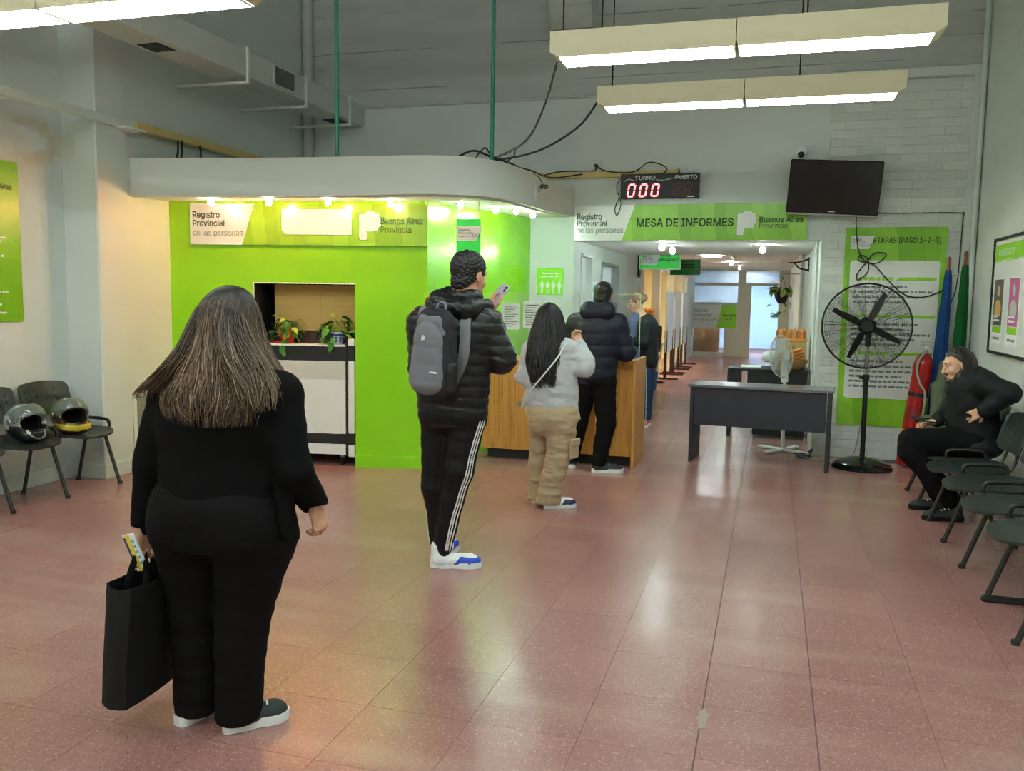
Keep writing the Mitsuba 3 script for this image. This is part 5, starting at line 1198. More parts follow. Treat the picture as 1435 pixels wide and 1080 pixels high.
def ribbon(path, w_, th, nrm, m=None):
    """A flat strap along path; nrm: the direction its face looks."""
    p = np.array(path, float); tn = np.gradient(p, axis=0); tn /= np.linalg.norm(tn, axis=1, keepdims=True); nr = np.broadcast_to(np.array(nrm, float), p.shape)
    s = np.cross(tn, nr); s /= np.linalg.norm(s, axis=1, keepdims=True); nn = np.cross(s, tn)
    v = np.stack([p + s * w_ / 2 + nn * th / 2, p - s * w_ / 2 + nn * th / 2, p - s * w_ / 2 - nn * th / 2, p + s * w_ / 2 - nn * th / 2], 1).reshape(-1, 3); f = []
    for i in range(len(p) - 1):
        for a in range(4):
            b = (a + 1) % 4; f += [[i * 4 + a, i * 4 + b, i * 4 + 4 + b], [i * 4 + a, i * 4 + 4 + b, i * 4 + 4 + a]]
    e = (len(p) - 1) * 4; f += [[0, 2, 1], [0, 3, 2], [e, e + 1, e + 2], [e, e + 2, e + 3]]
    mm = trimesh.Trimesh(v, np.array(f), process=False); mm.fix_normals(); return mm


FLY = ((0, 1, 0), .72)
# --- woman with long brown hair, nearest the viewer
t = thing('person', 'woman seen from behind in black with very long brown hair, nearest the viewer', 'person')
wx, wy = -1.745, 2.5
lh, rh = np.array([-2.056, 2.48, .672]), np.array([-1.457, 2.60, .775])
body(t, head_prims((-1.725, 2.53, 1.395), rz(.05), .98), [C((-1.73, 2.5, 1.24), (-1.745, 2.5, .75), .10, .13, .05, FLY), C((-1.93, 2.5, 1.15), (-2.02, 2.47, .92), .04, .036), C((-2.02, 2.47, .92), lh + [0, 0, .03], .036, .024), C((-1.52, 2.5, 1.15), (-1.44, 2.47, .93), .04, .036), C((-1.44, 2.47, .93), rh + [0, -.01, .03], .036, .024),
      C((-1.72, 2.51, 1.15), (-1.725, 2.52, 1.32), .06, .05), C((-1.87, 2.5, .8), (-1.88, 2.52, .1), .08, .04), C((-1.62, 2.5, .8), (-1.71, 2.52, .1), .08, .04)],
     [hand_prims(lh, rot_to((.06, .05, -1), (-1, .2, 0)) , 1, (1.1, 1.2, .7), .92), hand_prims(rh, rot_to((.15, .25, -1), (1, -.3, .1)), -1, (.75, .85, .5), .92)], SK1)
face_parts(t, (-1.725, 2.53, 1.395), rz(.05), .98)
tr = fieldmesh([C((-1.882, 2.52, .04), (-1.872, 2.51, .42), .080, .094, .015), C((-1.872, 2.51, .42), (-1.878, 2.5, .70), .094, .132, .02), C((-1.712, 2.51, .05), (-1.682, 2.5, .42), .078, .092, .015), C((-1.682, 2.5, .42), (-1.622, 2.5, .70), .092, .138, .02), E((-1.745, 2.49, .78), (.245, .18, .17), k=.03),
               E((-1.86, 2.41, .74), (.11, .085, .13), k=.05), E((-1.64, 2.41, .74), (.11, .085, .13), k=.05)], .008, clip=[lambda X, Y, Z: .036 + .012 * (Y - 2.5) / .1 + 0 * X - Z])
tr = ruffle(ruffle(tr, .010, (7, 7, 26), 4), .012, (5, 5, 9), 6); part(t, 'trousers', tr, 'mat_trouser_black', True)
jm = fieldmesh([C((-1.742, 2.5, .70), (-1.735, 2.5, 1.06), .246, .215, .03, ((0, 1, 0), .76)), C((-1.93, 2.5, 1.165), (-1.53, 2.5, 1.175), .075, .075, .05), E((-1.735, 2.48, 1.08), (.24, .15, .16), k=.05), C((-1.73, 2.51, 1.15), (-1.727, 2.52, 1.265), .085, .06, .04),
               C((-1.95, 2.5, 1.15), (-2.008, 2.465, .92), .072, .058, .03), C((-2.008, 2.465, .92), (-2.056, 2.48, .69), .057, .043, .02), C((-1.53, 2.5, 1.15), (-1.462, 2.465, .93), .075, .062, .03), C((-1.462, 2.465, .93), (-1.456, 2.595, .79), .060, .046, .02)], .008,
              clip=[lambda X, Y, Z: np.where(X < -2.04, .69, np.where(X > -1.485, np.where(Z < .9, .79, .0), .66)) + 0 * Y - Z])
jm = ruffle(ruffle(jm, .012, (8, 8, 14), 2), .006, (22, 22, 8), 3); part(t, 'jumper', jm, 'mat_knit_black', True)
part(t, 'cardigan_tail', ruffle(fieldmesh([C((-1.50, 2.47, .95), (-1.478, 2.44, .71), .05, .014, .02)], .008), .006, (20, 20, 10), 9), 'mat_knit_black', True)
hair_fall(t, [(1.515, -1.715, .012, 2.51, .012), (1.503, -1.716, .052, 2.515, .065), (1.455, -1.727, .088, 2.52, .11), (1.40, -1.727, .098, 2.52, .122), (1.345, -1.723, .106, 2.52, .135), (1.285, -1.720, .130, 2.51, .155), (1.22, -1.72, .172, 2.51, .178), (1.16, -1.722, .205, 2.5, .19), (1.105, -1.715, .19, 2.5, .195)], -2.0, 2.0, 2800, 4, (S(34, 29, 28), S(86, 67, 50), S(140, 114, 88)), .035, jit=.09, r=.0021, tips=.075, mess=.5)
hair_fall(t, [(1.45, -1.775, .02, 2.53, .10), (1.37, -1.785, .03, 2.52, .135), (1.29, -1.805, .05, 2.51, .16), (1.225, -1.86, .07, 2.50, .16), (1.17, -1.935, .055, 2.49, .15)], -1.2, 1.2, 330, 44, (S(38, 32, 30), S(84, 66, 50), S(124, 102, 80)), .03, jit=.2, r=.002, tips=.1, name='hair_lock', under=False)
hair_fall(t, [(1.45, -1.68, .025, 2.53, .10), (1.37, -1.65, .04, 2.52, .14), (1.29, -1.60, .06, 2.51, .165), (1.22, -1.555, .06, 2.50, .16), (1.15, -1.52, .05, 2.48, .15)], -1.2, 1.2, 300, 45, (S(38, 32, 30), S(84, 66, 50), S(124, 102, 80)), .03, jit=.2, r=.002, tips=.1, name='hair_lock', under=False)
shoe(t, (-1.905, 2.445, 0), math.radians(-8), .245, 'mat_shoe_dark', 'mat_shoe_white', .046, .034); shoe(t, (-1.735, 2.46, 0), math.radians(-40), .228, 'mat_shoe_dark', 'mat_shoe_white', .046, .034)

t = thing('tote_bag', 'black fabric tote bag carried by the long-haired woman', 'bag')
bo = np.array([-1.99, 2.285, .12]); bu = np.array([-.03, .31, 0]); bu /= np.linalg.norm(bu); bw = np.array([-.108, .022, 0]); bw /= np.linalg.norm(bw)


def bagpt(a, b, c): return bo + bu * a + bw * b + np.array([0, 0, c])


def bag_face(u, v, o, d, ln, bul):
    s, z = (u + 1) / 2, (v + 1) / 2
    n_b = np.cross(d, [0, 0, 1]); q = bo + o + d * ln * s[..., None] + np.array([.05, -.015, 0]) * z[..., None]
    k = bul * np.sin(np.pi * s) * (1 - .4 * z) + .006 * (meshkit.noise(np.stack([s * 4, z * 3, 0 * s], -1), 5) - .5)
    q = q + n_b * k[..., None]
    return q[..., 0], q[..., 1], q[..., 2] + .425 * z - .01 * np.sin(np.pi * s) * z


BL, BW_ = .33, .115
for nm, o, d, ln, bul in (('side_panel', bu * 0, bw, BW_, -.018), ('side_panel', bu * BL, bw, BW_, .018), ('main_panel', bw * 0, bu, BL, .018), ('main_panel', bw * BW_, bu, BL, -.018)):
    part(t, nm, shell(lambda u, v: bag_face(u, v, o, d, ln, bul), 15, 21, .003), 'mat_bag_black', True)
part(t, 'bottom', trimesh.convex.convex_hull(np.array([bagpt(a, b, c) for a in (0, BL) for b in (0, BW_) for c in (0, .005)])), 'mat_bag_black')
hc = lh + np.array([.01, .03, -.085])
for b in (.01, BW_ - .01):
    p0, p1 = bagpt(.09, b, .38) + [.046, -.012, 0], bagpt(.24, b, .38) + [.046, -.012, 0]
    part(t, 'handle', ribbon(bez([p0, p0 * .55 + hc * .45 + [0, -.01, .05], hc + [-.004, -.02, .01], hc + [0, 0, .018], hc + [.004, .02, .01], p1 * .55 + hc * .45 + [0, .01, .05], p1], 6), .026, .003, bw), 'mat_bag_black', True)
t = thing('booklet', 'yellow and white printed booklet held in the hand of the long-haired woman', 'booklet')
RB = rot_to((.35, .1, -.9), (-.5, -.85, .1)); bc_ = lh + np.array([.005, -.055, -.055])
part(t, 'cover', mv(box(-.045, .045, -.06, .075, -.004, .004, .001), RB, bc_), 'mat_paper'); part(t, 'print', mv(box(-.012, .02, -.06, .075, .004, .0048), RB, bc_), 'mat_yellow'); part(t, 'print', mv(box(.026, .044, -.05, .06, .004, .0048), RB, bc_), 'mat_grille_dark'); part(t, 'print', mv(cat([box(-.04, -.018, y, y + .01, .004, .0047) for y in (-.04, -.02, .0, .02, .04)]), RB, bc_), 'mat_paper_blue')

# --- man with the backpack
t = thing('person', 'young man in black puffer jacket and striped track trousers looking at his phone', 'person')
hcen, hR = (-1.567, 4.47, 1.605), rz(math.radians(-24)) @ rx(-.12)
rhm = np.array([-1.515, 4.70, 1.405])
body(t, head_prims(hcen, hR, 1.0), [C((-1.64, 4.45, 1.35), (-1.65, 4.45, .85), .14, .12, .04, FLY), C((-1.58, 4.45, 1.36), (-1.57, 4.46, 1.53), .062, .058), C((-1.47, 4.47, 1.34), (-1.385, 4.5, 1.15), .045, .04), C((-1.385, 4.5, 1.15), rhm, .038, .026), C((-1.82, 4.46, 1.34), (-1.85, 4.52, 1.1), .045, .04), C((-1.85, 4.52, 1.1), (-1.66, 4.74, 1.22), .036, .026),
     C((-1.735, 4.45, .82), (-1.732, 4.53, .1), .07, .032), C((-1.56, 4.44, .82), (-1.7, 4.43, .1), .08, .045)], [hand_prims(rhm, rot_to((-.15, .35, 1), (-.8, -.5, .2)), 1, (.5, .7, .5), .98), hand_prims((-1.66, 4.74, 1.22), rot_to((.7, .3, .5), (0, 0, 1)), 1, (.7, .8, .5), .98)], SK2)
face_parts(t, hcen, hR)
PH = TR(hcen, hR)
hl = [hR[:, i] for i in range(3)]


def hclip(fz, fy0=0.062):
    def f(X, Y, Z):
        q = [sum((a - b) * hl[k][i] for i, (a, b) in enumerate(zip((X, Y, Z), hcen))) for k in range(3)]
        return np.maximum(fz + .9 * np.clip(q[1] - .0, -.3, .1) * (q[1] < .03) + .6 * np.clip(q[1] - .03, 0, 1) - q[2], q[1] - .078)
    return f


hm = fieldmesh([E(PH((0, -.016, .036)), (.081, .101, .090), hR), E(PH((0, -.05, -.03)), (.066, .058, .07), hR, .02)], .005, clip=[hclip(-.01)])
v_, _, n_ = meshkit.arrays(hm, True); hm.vertices = v_ + n_ * (.017 * (meshkit.fbm(v_ * 120, 2, 7)[:, None] - .5) + .010 * np.clip((v_[:, 2:3] - hcen[2] - .0) / .1, 0, 1))
part(t, 'hair', hm, 'mat_hair', True, color=np.array(S(22, 21, 21)) * (.6 + 1.0 * meshkit.noise(v_ * 120, 3)[:, None]), label='short dark curly hair')
tq = fieldmesh([C((-1.735, 4.45, .84), (-1.755, 4.46, .45), .098, .074, .02), C((-1.755, 4.46, .45), (-1.742, 4.54, .05), .074, .056, .02), C((-1.565, 4.44, .84), (-1.60, 4.42, .56), .104, .086, .02), C((-1.60, 4.42, .56), (-1.635, 4.42, .40), .086, .068, .02), C((-1.635, 4.42, .40), (-1.702, 4.425, .07), .068, .052, .02), E((-1.65, 4.43, .86), (.185, .13, .1), k=.03)], .008, clip=[lambda X, Y, Z: .05 + 0 * X + 0 * Y - Z])
tq = ruffle(ruffle(tq, .010, (9, 9, 24), 14), .009, (7, 7, 10), 16); k_ = part(t, 'trousers', tq, 'mat_track_black', True)
tv, _, tn_ = meshkit.arrays(tq, True)
from scipy.spatial import cKDTree
kd = cKDTree(tv)


def on_surface(path, lift=.002):
    d, i = kd.query(path); return tv[i] + tn_[i] * lift, tn_[i]


for off in (-.022, 0, .022):
    pth = bez([(-1.45, 4.40 + off, .84), (-1.485, 4.37 + off, .68), (-1.53, 4.365 + off, .52), (-1.565, 4.37 + off, .42), (-1.615, 4.375 + off, .26), (-1.645, 4.38 + off, .09)], 10)
    a, nr = on_surface(pth); part(k_, 'stripe', ribbon(np.array([np.convolve(np.pad(a[:, i], 2, 'edge'), np.ones(5) / 5, 'valid') for i in range(3)]).T + nr * .0015, .0085, .003, nr), 'mat_stripe', True)
pth = bez([(-1.83, 4.42, .3), (-1.80, 4.46, .2), (-1.79, 4.5, .08)], 8); a, nr = on_surface(pth); part(k_, 'stripe', ribbon(a + nr * .002, .012, .003, nr), 'mat_stripe', True)
jk = fieldmesh([C((-1.648, 4.45, .86), (-1.655, 4.45, 1.28), .193, .222, .03, ((0, 1, 0), .70)), C((-1.83, 4.455, 1.345), (-1.475, 4.47, 1.35), .08, .08, .05), C((-1.585, 4.45, 1.37), (-1.575, 4.455, 1.47), .10, .085, .04), C((-1.475, 4.47, 1.34), (-1.392, 4.49, 1.165), .085, .080, .03), C((-1.392, 4.49, 1.165), (-1.50, 4.685, 1.375), .076, .048, .025),
               C((-1.825, 4.455, 1.34), (-1.848, 4.5, 1.10), .085, .075, .03), C((-1.848, 4.5, 1.10), (-1.68, 4.72, 1.21), .07, .047, .025)], .008, clip=[lambda X, Y, Z: .795 + 0 * X + 0 * Y - Z])
jk = ruffle(quilt(jk, .006, .058, 2, .10), .010, (14, 14, 24), 12); part(t, 'jacket', jk, 'mat_puffer_black', True)
hd = fieldmesh([C((-1.69, 4.40, 1.43), (-1.55, 4.36, 1.425), .075, .075, .04, ((0, 0, 1), .9)), C((-1.73, 4.44, 1.46), (-1.70, 4.50, 1.50), .062, .05, .03), C((-1.52, 4.42, 1.44), (-1.48, 4.50, 1.44), .055, .045, .03), C((-1.73, 4.42, 1.45), (-1.69, 4.40, 1.43), .065, .07, .03), E((-1.57, 4.47, 1.52), (.085, .085, .07), k=.02, sub=True)], .007)
hd = ruffle(ruffle(hd, .016, (16, 16, 16), 31), .008, (40, 30, 40), 33); part(t, 'hood', hd, 'mat_puffer_black', True)
shoe(t, (-1.752, 4.40, 0), math.radians(-72), .285, 'mat_shoe_white', 'mat_shoe_white', .052, .034, 'mat_shoe_blue', .115); shoe(t, (-1.745, 4.52, 0), math.radians(4), .285, 'mat_shoe_white', 'mat_shoe_white', .05, .034, 'mat_shoe_blue', .11)

t = thing('smartphone', 'pale lilac smartphone held up by the man with the backpack', 'phone')
RPH = rot_to((.55, .30, .75), (-.25, -.75, .55)); pc = rhm + np.array([.028, .035, .10])
part(t, 'body', mv(box(-.036, .036, -.085, .075, -.0045, .0045, .003), RPH, pc), 'mat_phone'); part(t, 'screen', mv(box(-.033, .033, -.08, .07, -.0052, -.0046), RPH, pc), 'mat_screen'); part(t, 'camera', mv(cat(lathe([(0, 0), (.008, 0), (.008, .0015), (0, .0015)], 14, t=(.02, .06, .0045)), lathe([(0, 0), (.008, 0), (.008, .0015), (0, .0015)], 14, t=(.02, .04, .0045))), RPH, pc), 'mat_black_gloss')

t = thing('backpack', 'grey backpack on the back of the man in the puffer jacket', 'backpack')
RBP = rz(math.radians(-20)) @ ry(math.radians(4)); BO = (-1.685, 4.235, .985); BPm = lambda m: mv(m, RBP, BO)
part(t, 'body', BPm(ruffle(fieldmesh([C((-.07, .0, .07), (-.06, .0, .36), .075, .068, .03, ((0, 1, 0), .8)), C((.07, .0, .07), (.06, .0, .36), .075, .068, .03, ((0, 1, 0), .8)), C((-.04, 0, .40), (.04, 0, .40), .05, .05, .03), C((-.07, .01, .05), (.07, .01, .05), .05, .05, .04)], .007), .008, (14, 14, 18), 41)), 'mat_pack_dark', True)
fp = fieldmesh([C((0, -.05, .075), (0, -.045, .31), .075, .06, .03, ((0, 1, 0), .7)), C((-.055, -.05, .08), (-.045, -.045, .30), .058, .05, .03, ((0, 1, 0), .7)), C((.05, -.05, .08), (.04, -.045, .30), .058, .05, .03, ((0, 1, 0), .7)), C((-.02, -.045, .335), (.02, -.045, .335), .04, .04, .03, ((0, 1, 0), .8))], .006)
part(t, 'front_pocket', BPm(ruffle(quilt(fp, .004, .085), .005, (12, 12, 20), 43)), 'mat_pack_grey', True, label='lighter grey front pocket')
part(t, 'zip', BPm(tube(bez([(-.118, -.015, .06), (-.125, -.02, .2), (-.108, -.02, .36), (-.05, -.022, .435), (.05, -.022, .435), (.108, -.02, .36), (.125, -.02, .2), (.118, -.015, .06)], 8), .006, 6)), 'mat_black', True); part(t, 'top_panel', BPm(fieldmesh([C((-.05, -.035, .385), (.05, -.035, .385), .03, .03, .02), C((-.085, -.03, .33), (-.05, -.035, .385), .024, .028, .02), C((.085, -.03, .33), (.05, -.035, .385), .024, .028, .02)], .007)), 'mat_pack_grey', True)
part(t, 'logo_patch', BPm(mv(ext(prect(.022, .026, .004), .003), rx(math.pi / 2), (-.012, -.092, .285))), 'mat_white'); part(t, 'pull_tab', BPm(box(.055, .10, -.096, -.088, .125, .133)), 'mat_white'); part(t, 'carry_loop', BPm(tube(bez([(-.03, .03, .44), (-.02, .04, .475), (.02, .04, .475), (.03, .03, .44)], 6), .008, 6)), 'mat_pack_grey', True)
part(t, 'side_pocket', BPm(ruffle(fieldmesh([C((.125, -.01, .05), (.128, -.01, .16), .036, .03, .02)], .007), .008, (30, 30, 30), 3)), 'mat_black', True)
part(t, 'strap', ribbon(bez([(-1.59, 4.30, 1.05), (-1.53, 4.265, 1.16), (-1.515, 4.262, 1.26), (-1.53, 4.31, 1.365), (-1.545, 4.40, 1.437), (-1.54, 4.5, 1.445)], 8), .055, .012, (.2, -1, .3)), 'mat_pack_grey', True); part(t, 'strap', ribbon(bez([(-1.74, 4.30, 1.30), (-1.78, 4.335, 1.40), (-1.79, 4.42, 1.447), (-1.78, 4.5, 1.44)], 8), .05, .012, (-.2, -1, .4)), 'mat_pack_grey', True)

# --- girl in the grey hoodie
t = thing('person', 'girl with long black hair in light grey hoodie and tan cargo trousers', 'person')
gc, gR = (-1.505, 6.03, 1.335), rz(math.radians(8)); rg_ = np.array([-1.305, 6.14, 1.17]); lg_ = np.array([-1.63, 6.2, .86])
body(t, head_prims(gc, gR, .96), [C((-1.49, 6, 1.15), (-1.47, 6, .7), .11, .11, .04, FLY), C((-1.5, 6.01, 1.1), (-1.505, 6.02, 1.27), .055, .05), C((-1.34, 6, 1.12), (-1.24, 6.02, 1.02), .04, .036), C((-1.24, 6.02, 1.02), rg_, .035, .023), C((-1.64, 6, 1.1), (-1.68, 6.02, .93), .04, .036), C((-1.68, 6.02, .93), lg_, .035, .023), C((-1.545, 6.03, .65), (-1.582, 6.08, .1), .06, .034), C((-1.39, 5.98, .65), (-1.475, 5.95, .1), .06, .034)],
     [hand_prims(rg_, rot_to((-.45, .1, .9), (-.6, .7, .2)), 1, (.8, .9, .6), .88), hand_prims(lg_, rot_to((.6, .8, 0), (0, 0, 1)), -1, (.6, .7, .5), .88)], SK1)
face_parts(t, gc, gR, .96)
tg = fieldmesh([C((-1.55, 6.03, .64), (-1.582, 6.07, .35), .096, .072, .012), C((-1.582, 6.07, .35), (-1.582, 6.08, .03), .072, .078, .008), C((-1.385, 5.98, .64), (-1.408, 5.95, .37), .112, .086, .012), C((-1.408, 5.95, .37), (-1.478, 5.945, .03), .086, .090, .008), E((-1.458, 5.99, .68), (.19, .145, .12), k=.03), E((-1.535, 5.91, .62), (.08, .06, .10), k=.05), E((-1.385, 5.91, .62), (.08, .06, .10), k=.05)], .008, clip=[lambda X, Y, Z: .034 + 0 * X + 0 * Y - Z])
tg = ruffle(ruffle(tg, .034, (7, 7, 17), 24), .018, (16, 12, 34), 26); k_ = part(t, 'trousers', tg, 'mat_tan', True)
part(k_, 'cargo_pocket', cat(mv(box(-.012, .012, -.055, .055, -.13, .0, .006), rz(-.25), (-1.291, 5.945, .50)), mv(box(-.016, .016, -.06, .06, -.04, .01, .006), rz(-.25), (-1.287, 5.945, .50))), 'mat_tan', label='flapped thigh pocket')
hg = fieldmesh([C((-1.474, 6, .76), (-1.488, 6, 1.06), .195, .185, .03, FLY), C((-1.62, 6, 1.125), (-1.36, 6, 1.13), .07, .07, .05), C((-1.50, 6.01, 1.12), (-1.503, 6.02, 1.21), .085, .07, .03), C((-1.63, 6, 1.11), (-1.668, 6.01, .93), .075, .07, .03), C((-1.668, 6.01, .93), (-1.635, 6.17, .865), .068, .05, .03), C((-1.35, 6, 1.11), (-1.25, 6.01, 1.025), .08, .078, .03), C((-1.25, 6.01, 1.025), (-1.297, 6.12, 1.155), .076, .05, .03), E((-1.24, 5.99, 1.0), (.07, .07, .055), k=.03)], .008,
              clip=[lambda X, Y, Z: .685 + 0 * X + 0 * Y - Z])
hg = ruffle(ruffle(hg, .040, (8, 8, 13), 22), .016, (20, 16, 24), 23); part(t, 'hoodie', hg, 'mat_hoodie_grey', True)
part(t, 'hem', ruffle(fieldmesh([C((-1.474, 6, .70), (-1.474, 6, .715), .186, .186, .01, FLY)], .008, clip=[lambda X, Y, Z: np.abs(Z - .708) - .018 + 0 * X + 0 * Y]), .006, (20, 20, 4), 2), 'mat_hoodie_grey', True)
hair_fall(t, [(1.455, -1.51, .01, 6.02, .01), (1.44, -1.51, .05, 6.02, .065), (1.40, -1.507, .083, 6.02, .10), (1.33, -1.507, .10, 6.02, .118), (1.25, -1.51, .125, 6.01, .125), (1.15, -1.515, .14, 6.0, .145), (1.05, -1.515, .142, 6.0, .16), (.97, -1.505, .132, 6.0, .165), (.90, -1.50, .115, 6.0, .165)], -1.75, 1.75, 900, 14, (S(15, 13, 15), S(26, 23, 25), S(60, 56, 60)), .05, jit=.08, r=.0032, tips=.05)
shoe(t, (-1.49, 5.91, 0), math.radians(-58), .24, 'mat_shoe_white', 'mat_shoe_white', .046, .03, 'mat_shoe_navy', .09); shoe(t, (-1.588, 6.03, 0), math.radians(8), .24, 'mat_shoe_white', 'mat_shoe_white', .046, .03, 'mat_shoe_navy', .09)
t = thing('shoulder_bag', 'small pale shoulder bag at the hip of the girl in the hoodie', 'bag')
part(t, 'strap', ribbon(bez([(-1.36, 5.92, 1.18), (-1.40, 5.825, 1.08), (-1.5, 5.815, .95), (-1.6, 5.84, .83), (-1.668, 5.90, .72)], 8), .012, .004, (0, -1, 0)), 'mat_plate', True); part(t, 'pouch', mv(box(-.03, .03, -.08, .08, -.09, .04, .015), rz(.3), (-1.66, 6.09, .72)), 'mat_plate'); part(t, 'buckle', mv(box(-.012, .012, -.006, .006, -.02, .02, .003), None, (-1.682, 5.885, .745)), 'mat_steel')

# --- man in the navy jacket at the counter
t = thing('person', 'man in a dark navy hooded jacket leaning on the information counter', 'person')
mc, mR = (-1.385, 7.44, 1.515), rz(math.radians(-10)) @ rx(-.18)
body(t, head_prims(mc, mR, .97), [C((-1.43, 7.4, 1.3), (-1.43, 7.4, .8), .14, .12, .04, FLY), C((-1.4, 7.41, 1.3), (-1.39, 7.43, 1.45), .06, .055), C((-1.24, 7.4, 1.29), (-1.16, 7.44, 1.04), .045, .04), C((-1.16, 7.44, 1.04), (-1.25, 7.60, 1.0), .038, .026), C((-1.6, 7.4, 1.29), (-1.64, 7.44, 1.04), .045, .04), C((-1.64, 7.44, 1.04), (-1.55, 7.62, 1.01), .038, .026), C((-1.5, 7.4, .8), (-1.62, 7.44, .1), .08, .045), C((-1.36, 7.4, .8), (-1.36, 7.34, .1), .08, .045)],
     [hand_prims((-1.25, 7.60, 1.0), rot_to((-.4, 1, -.05), (0, 0, 1)), 1, (.3, .5, .3), .96), hand_prims((-1.55, 7.62, 1.01), rot_to((.4, 1, -.05), (0, 0, 1)), -1, (.3, .5, .3), .96)], SK2)
face_parts(t, mc, mR, .97)
PM = TR(mc, mR, .97)
hm = fieldmesh([E(PM((0, -.016, .036)), (.079, .099, .088), mR), E(PM((0, -.05, -.03)), (.066, .058, .07), mR, .02)], .006, clip=[lambda X, Y, Z: mc[2] - .02 + 1.2 * np.clip(Y - mc[1], -.05, .3) + 0 * X - Z, lambda X, Y, Z: Y - mc[1] - .085 + 0 * X + 0 * Z])
v_, _, n_ = meshkit.arrays(hm, True); hm.vertices = v_ + n_ * .010 * (meshkit.fbm(v_ * 60, 2, 9)[:, None] - .5)
part(t, 'hair', hm, 'mat_hair', True, color=np.array(S(22, 19, 18)) * (.6 + .9 * meshkit.noise(v_ * 90, 3)[:, None]))
tq = fieldmesh([C((-1.50, 7.4, .78), (-1.57, 7.42, .42), .10, .075, .02), C((-1.57, 7.42, .42), (-1.632, 7.45, .06), .075, .055, .02), C((-1.355, 7.39, .78), (-1.325, 7.37, .42), .105, .085, .02), C((-1.325, 7.37, .42), (-1.375, 7.33, .06), .085, .062, .02), E((-1.43, 7.39, .8), (.175, .13, .1), k=.03)], .01, clip=[lambda X, Y, Z: .06 + 0 * X + 0 * Y - Z])
part(t, 'trousers', ruffle(tq, .014, (9, 9, 22), 54), 'mat_trouser_black', True)
jk = fieldmesh([C((-1.452, 7.4, .85), (-1.43, 7.4, 1.2), .192, .215, .03, ((0, 1, 0), .72)), C((-1.6, 7.4, 1.27), (-1.255, 7.4, 1.28), .085, .085, .05), C((-1.41, 7.4, 1.3), (-1.40, 7.41, 1.38), .11, .10, .04), C((-1.25, 7.4, 1.27), (-1.175, 7.43, 1.04), .085, .076, .03), C((-1.175, 7.43, 1.04), (-1.24, 7.58, 1.01), .07, .05, .03), C((-1.61, 7.4, 1.27), (-1.625, 7.43, 1.04), .085, .075, .03), C((-1.625, 7.43, 1.04), (-1.555, 7.59, 1.02), .07, .05, .03)], .009, clip=[lambda X, Y, Z: .765 + 0 * X + 0 * Y - Z])
part(t, 'jacket', ruffle(quilt(jk, .006, .10), .010, (10, 10, 16), 52), 'mat_puffer_navy', True)
hd = fieldmesh([C((-1.49, 7.32, 1.38), (-1.34, 7.32, 1.38), .075, .075, .04), C((-1.49, 7.34, 1.40), (-1.47, 7.43, 1.42), .07, .05, .03), C((-1.34, 7.34, 1.40), (-1.32, 7.43, 1.42), .07, .05, .03), E((-1.39, 7.45, 1.48), (.085, .085, .08), k=.02, sub=True)], .008)
part(t, 'hood', ruffle(hd, .014, (12, 12, 18), 57), 'mat_puffer_navy', True)
shoe(t, (-1.625, 7.40, 0), math.radians(10), .27, 'mat_shoe_dark', 'mat_shoe_white', .048, .035, None, .09); shoe(t, (-1.425, 7.31, 0), math.radians(-74), .27, 'mat_shoe_dark', 'mat_shoe_white', .048, .035, None, .09)

# --- woman at the end of the counter
t = thing('person', 'woman with tied-up fair hair, blue shirt and black coat behind the counter end', 'person')
ec, eR = (-1.515, 10.18, 1.455), rz(math.radians(118)) @ rx(-.22); el, er = np.array([-1.63, 9.98, 1.03]), np.array([-1.70, 10.22, 1.02])
body(t, head_prims(ec, eR, .95), [C((-1.43, 10.2, 1.22), (-1.39, 10.2, .75), .12, .11, .04, ((1, 0, 0), .75)), C((-1.45, 10.2, 1.22), (-1.5, 10.19, 1.38), .055, .05), C((-1.40, 10.03, 1.21), (-1.40, 9.97, 1.0), .045, .04), C((-1.40, 9.97, 1.0), el, .036, .024), C((-1.45, 10.36, 1.21), (-1.5, 10.4, 1.0), .045, .04), C((-1.5, 10.4, 1.0), er, .036, .024), C((-1.38, 10.13, .75), (-1.38, 10.15, .1), .07, .04), C((-1.38, 10.27, .75), (-1.36, 10.28, .1), .07, .04)],
     [hand_prims(el, rot_to((-1, .1, .1), (0, 0, 1)), -1, (.6, .7, .5), .9), hand_prims(er, rot_to((-.8, -.5, .1), (0, 0, 1)), 1, (.6, .7, .5), .9)], SK1)
face_parts(t, ec, eR, .95)
PE = TR(ec, eR, .95)
hm = fieldmesh([E(PE((0, -.02, .038)), (.08, .098, .086), eR), E(PE((0, -.11, .03)), (.042, .045, .045), eR, .02), E(PE((0, .09, -.06)), (.075, .09, .085), eR, .01, sub=True)], .007)
v_ = np.array(hm.vertices); part(t, 'hair', ruffle(hm, .012, (40, 40, 20), 5), 'mat_hair', True, color=np.array(S(120, 100, 78)) * (.5 + meshkit.noise(v_ * 70, 3)[:, None]))
tq = fieldmesh([C((-1.385, 10.14, .78), (-1.375, 10.14, .42), .095, .07, .02), C((-1.375, 10.14, .42), (-1.375, 10.15, .07), .07, .05, .02), C((-1.385, 10.27, .78), (-1.365, 10.27, .42), .095, .07, .02), C((-1.365, 10.27, .42), (-1.36, 10.28, .07), .07, .05, .02)], .011, clip=[lambda X, Y, Z: .07 + 0 * X + 0 * Y - Z])
k_ = part(t, 'trousers', tq, 'mat_jeans_blue', True, label='blue trousers with pale side stripes')
for q in (-1.415, -1.385, -1.355): part(k_, 'stripe', tube(bez([(q, 10.05, .72), (q + .004, 10.073, .42), (q + .004, 10.103, .09)], 6), .005, 5), 'mat_ink_pale', True)
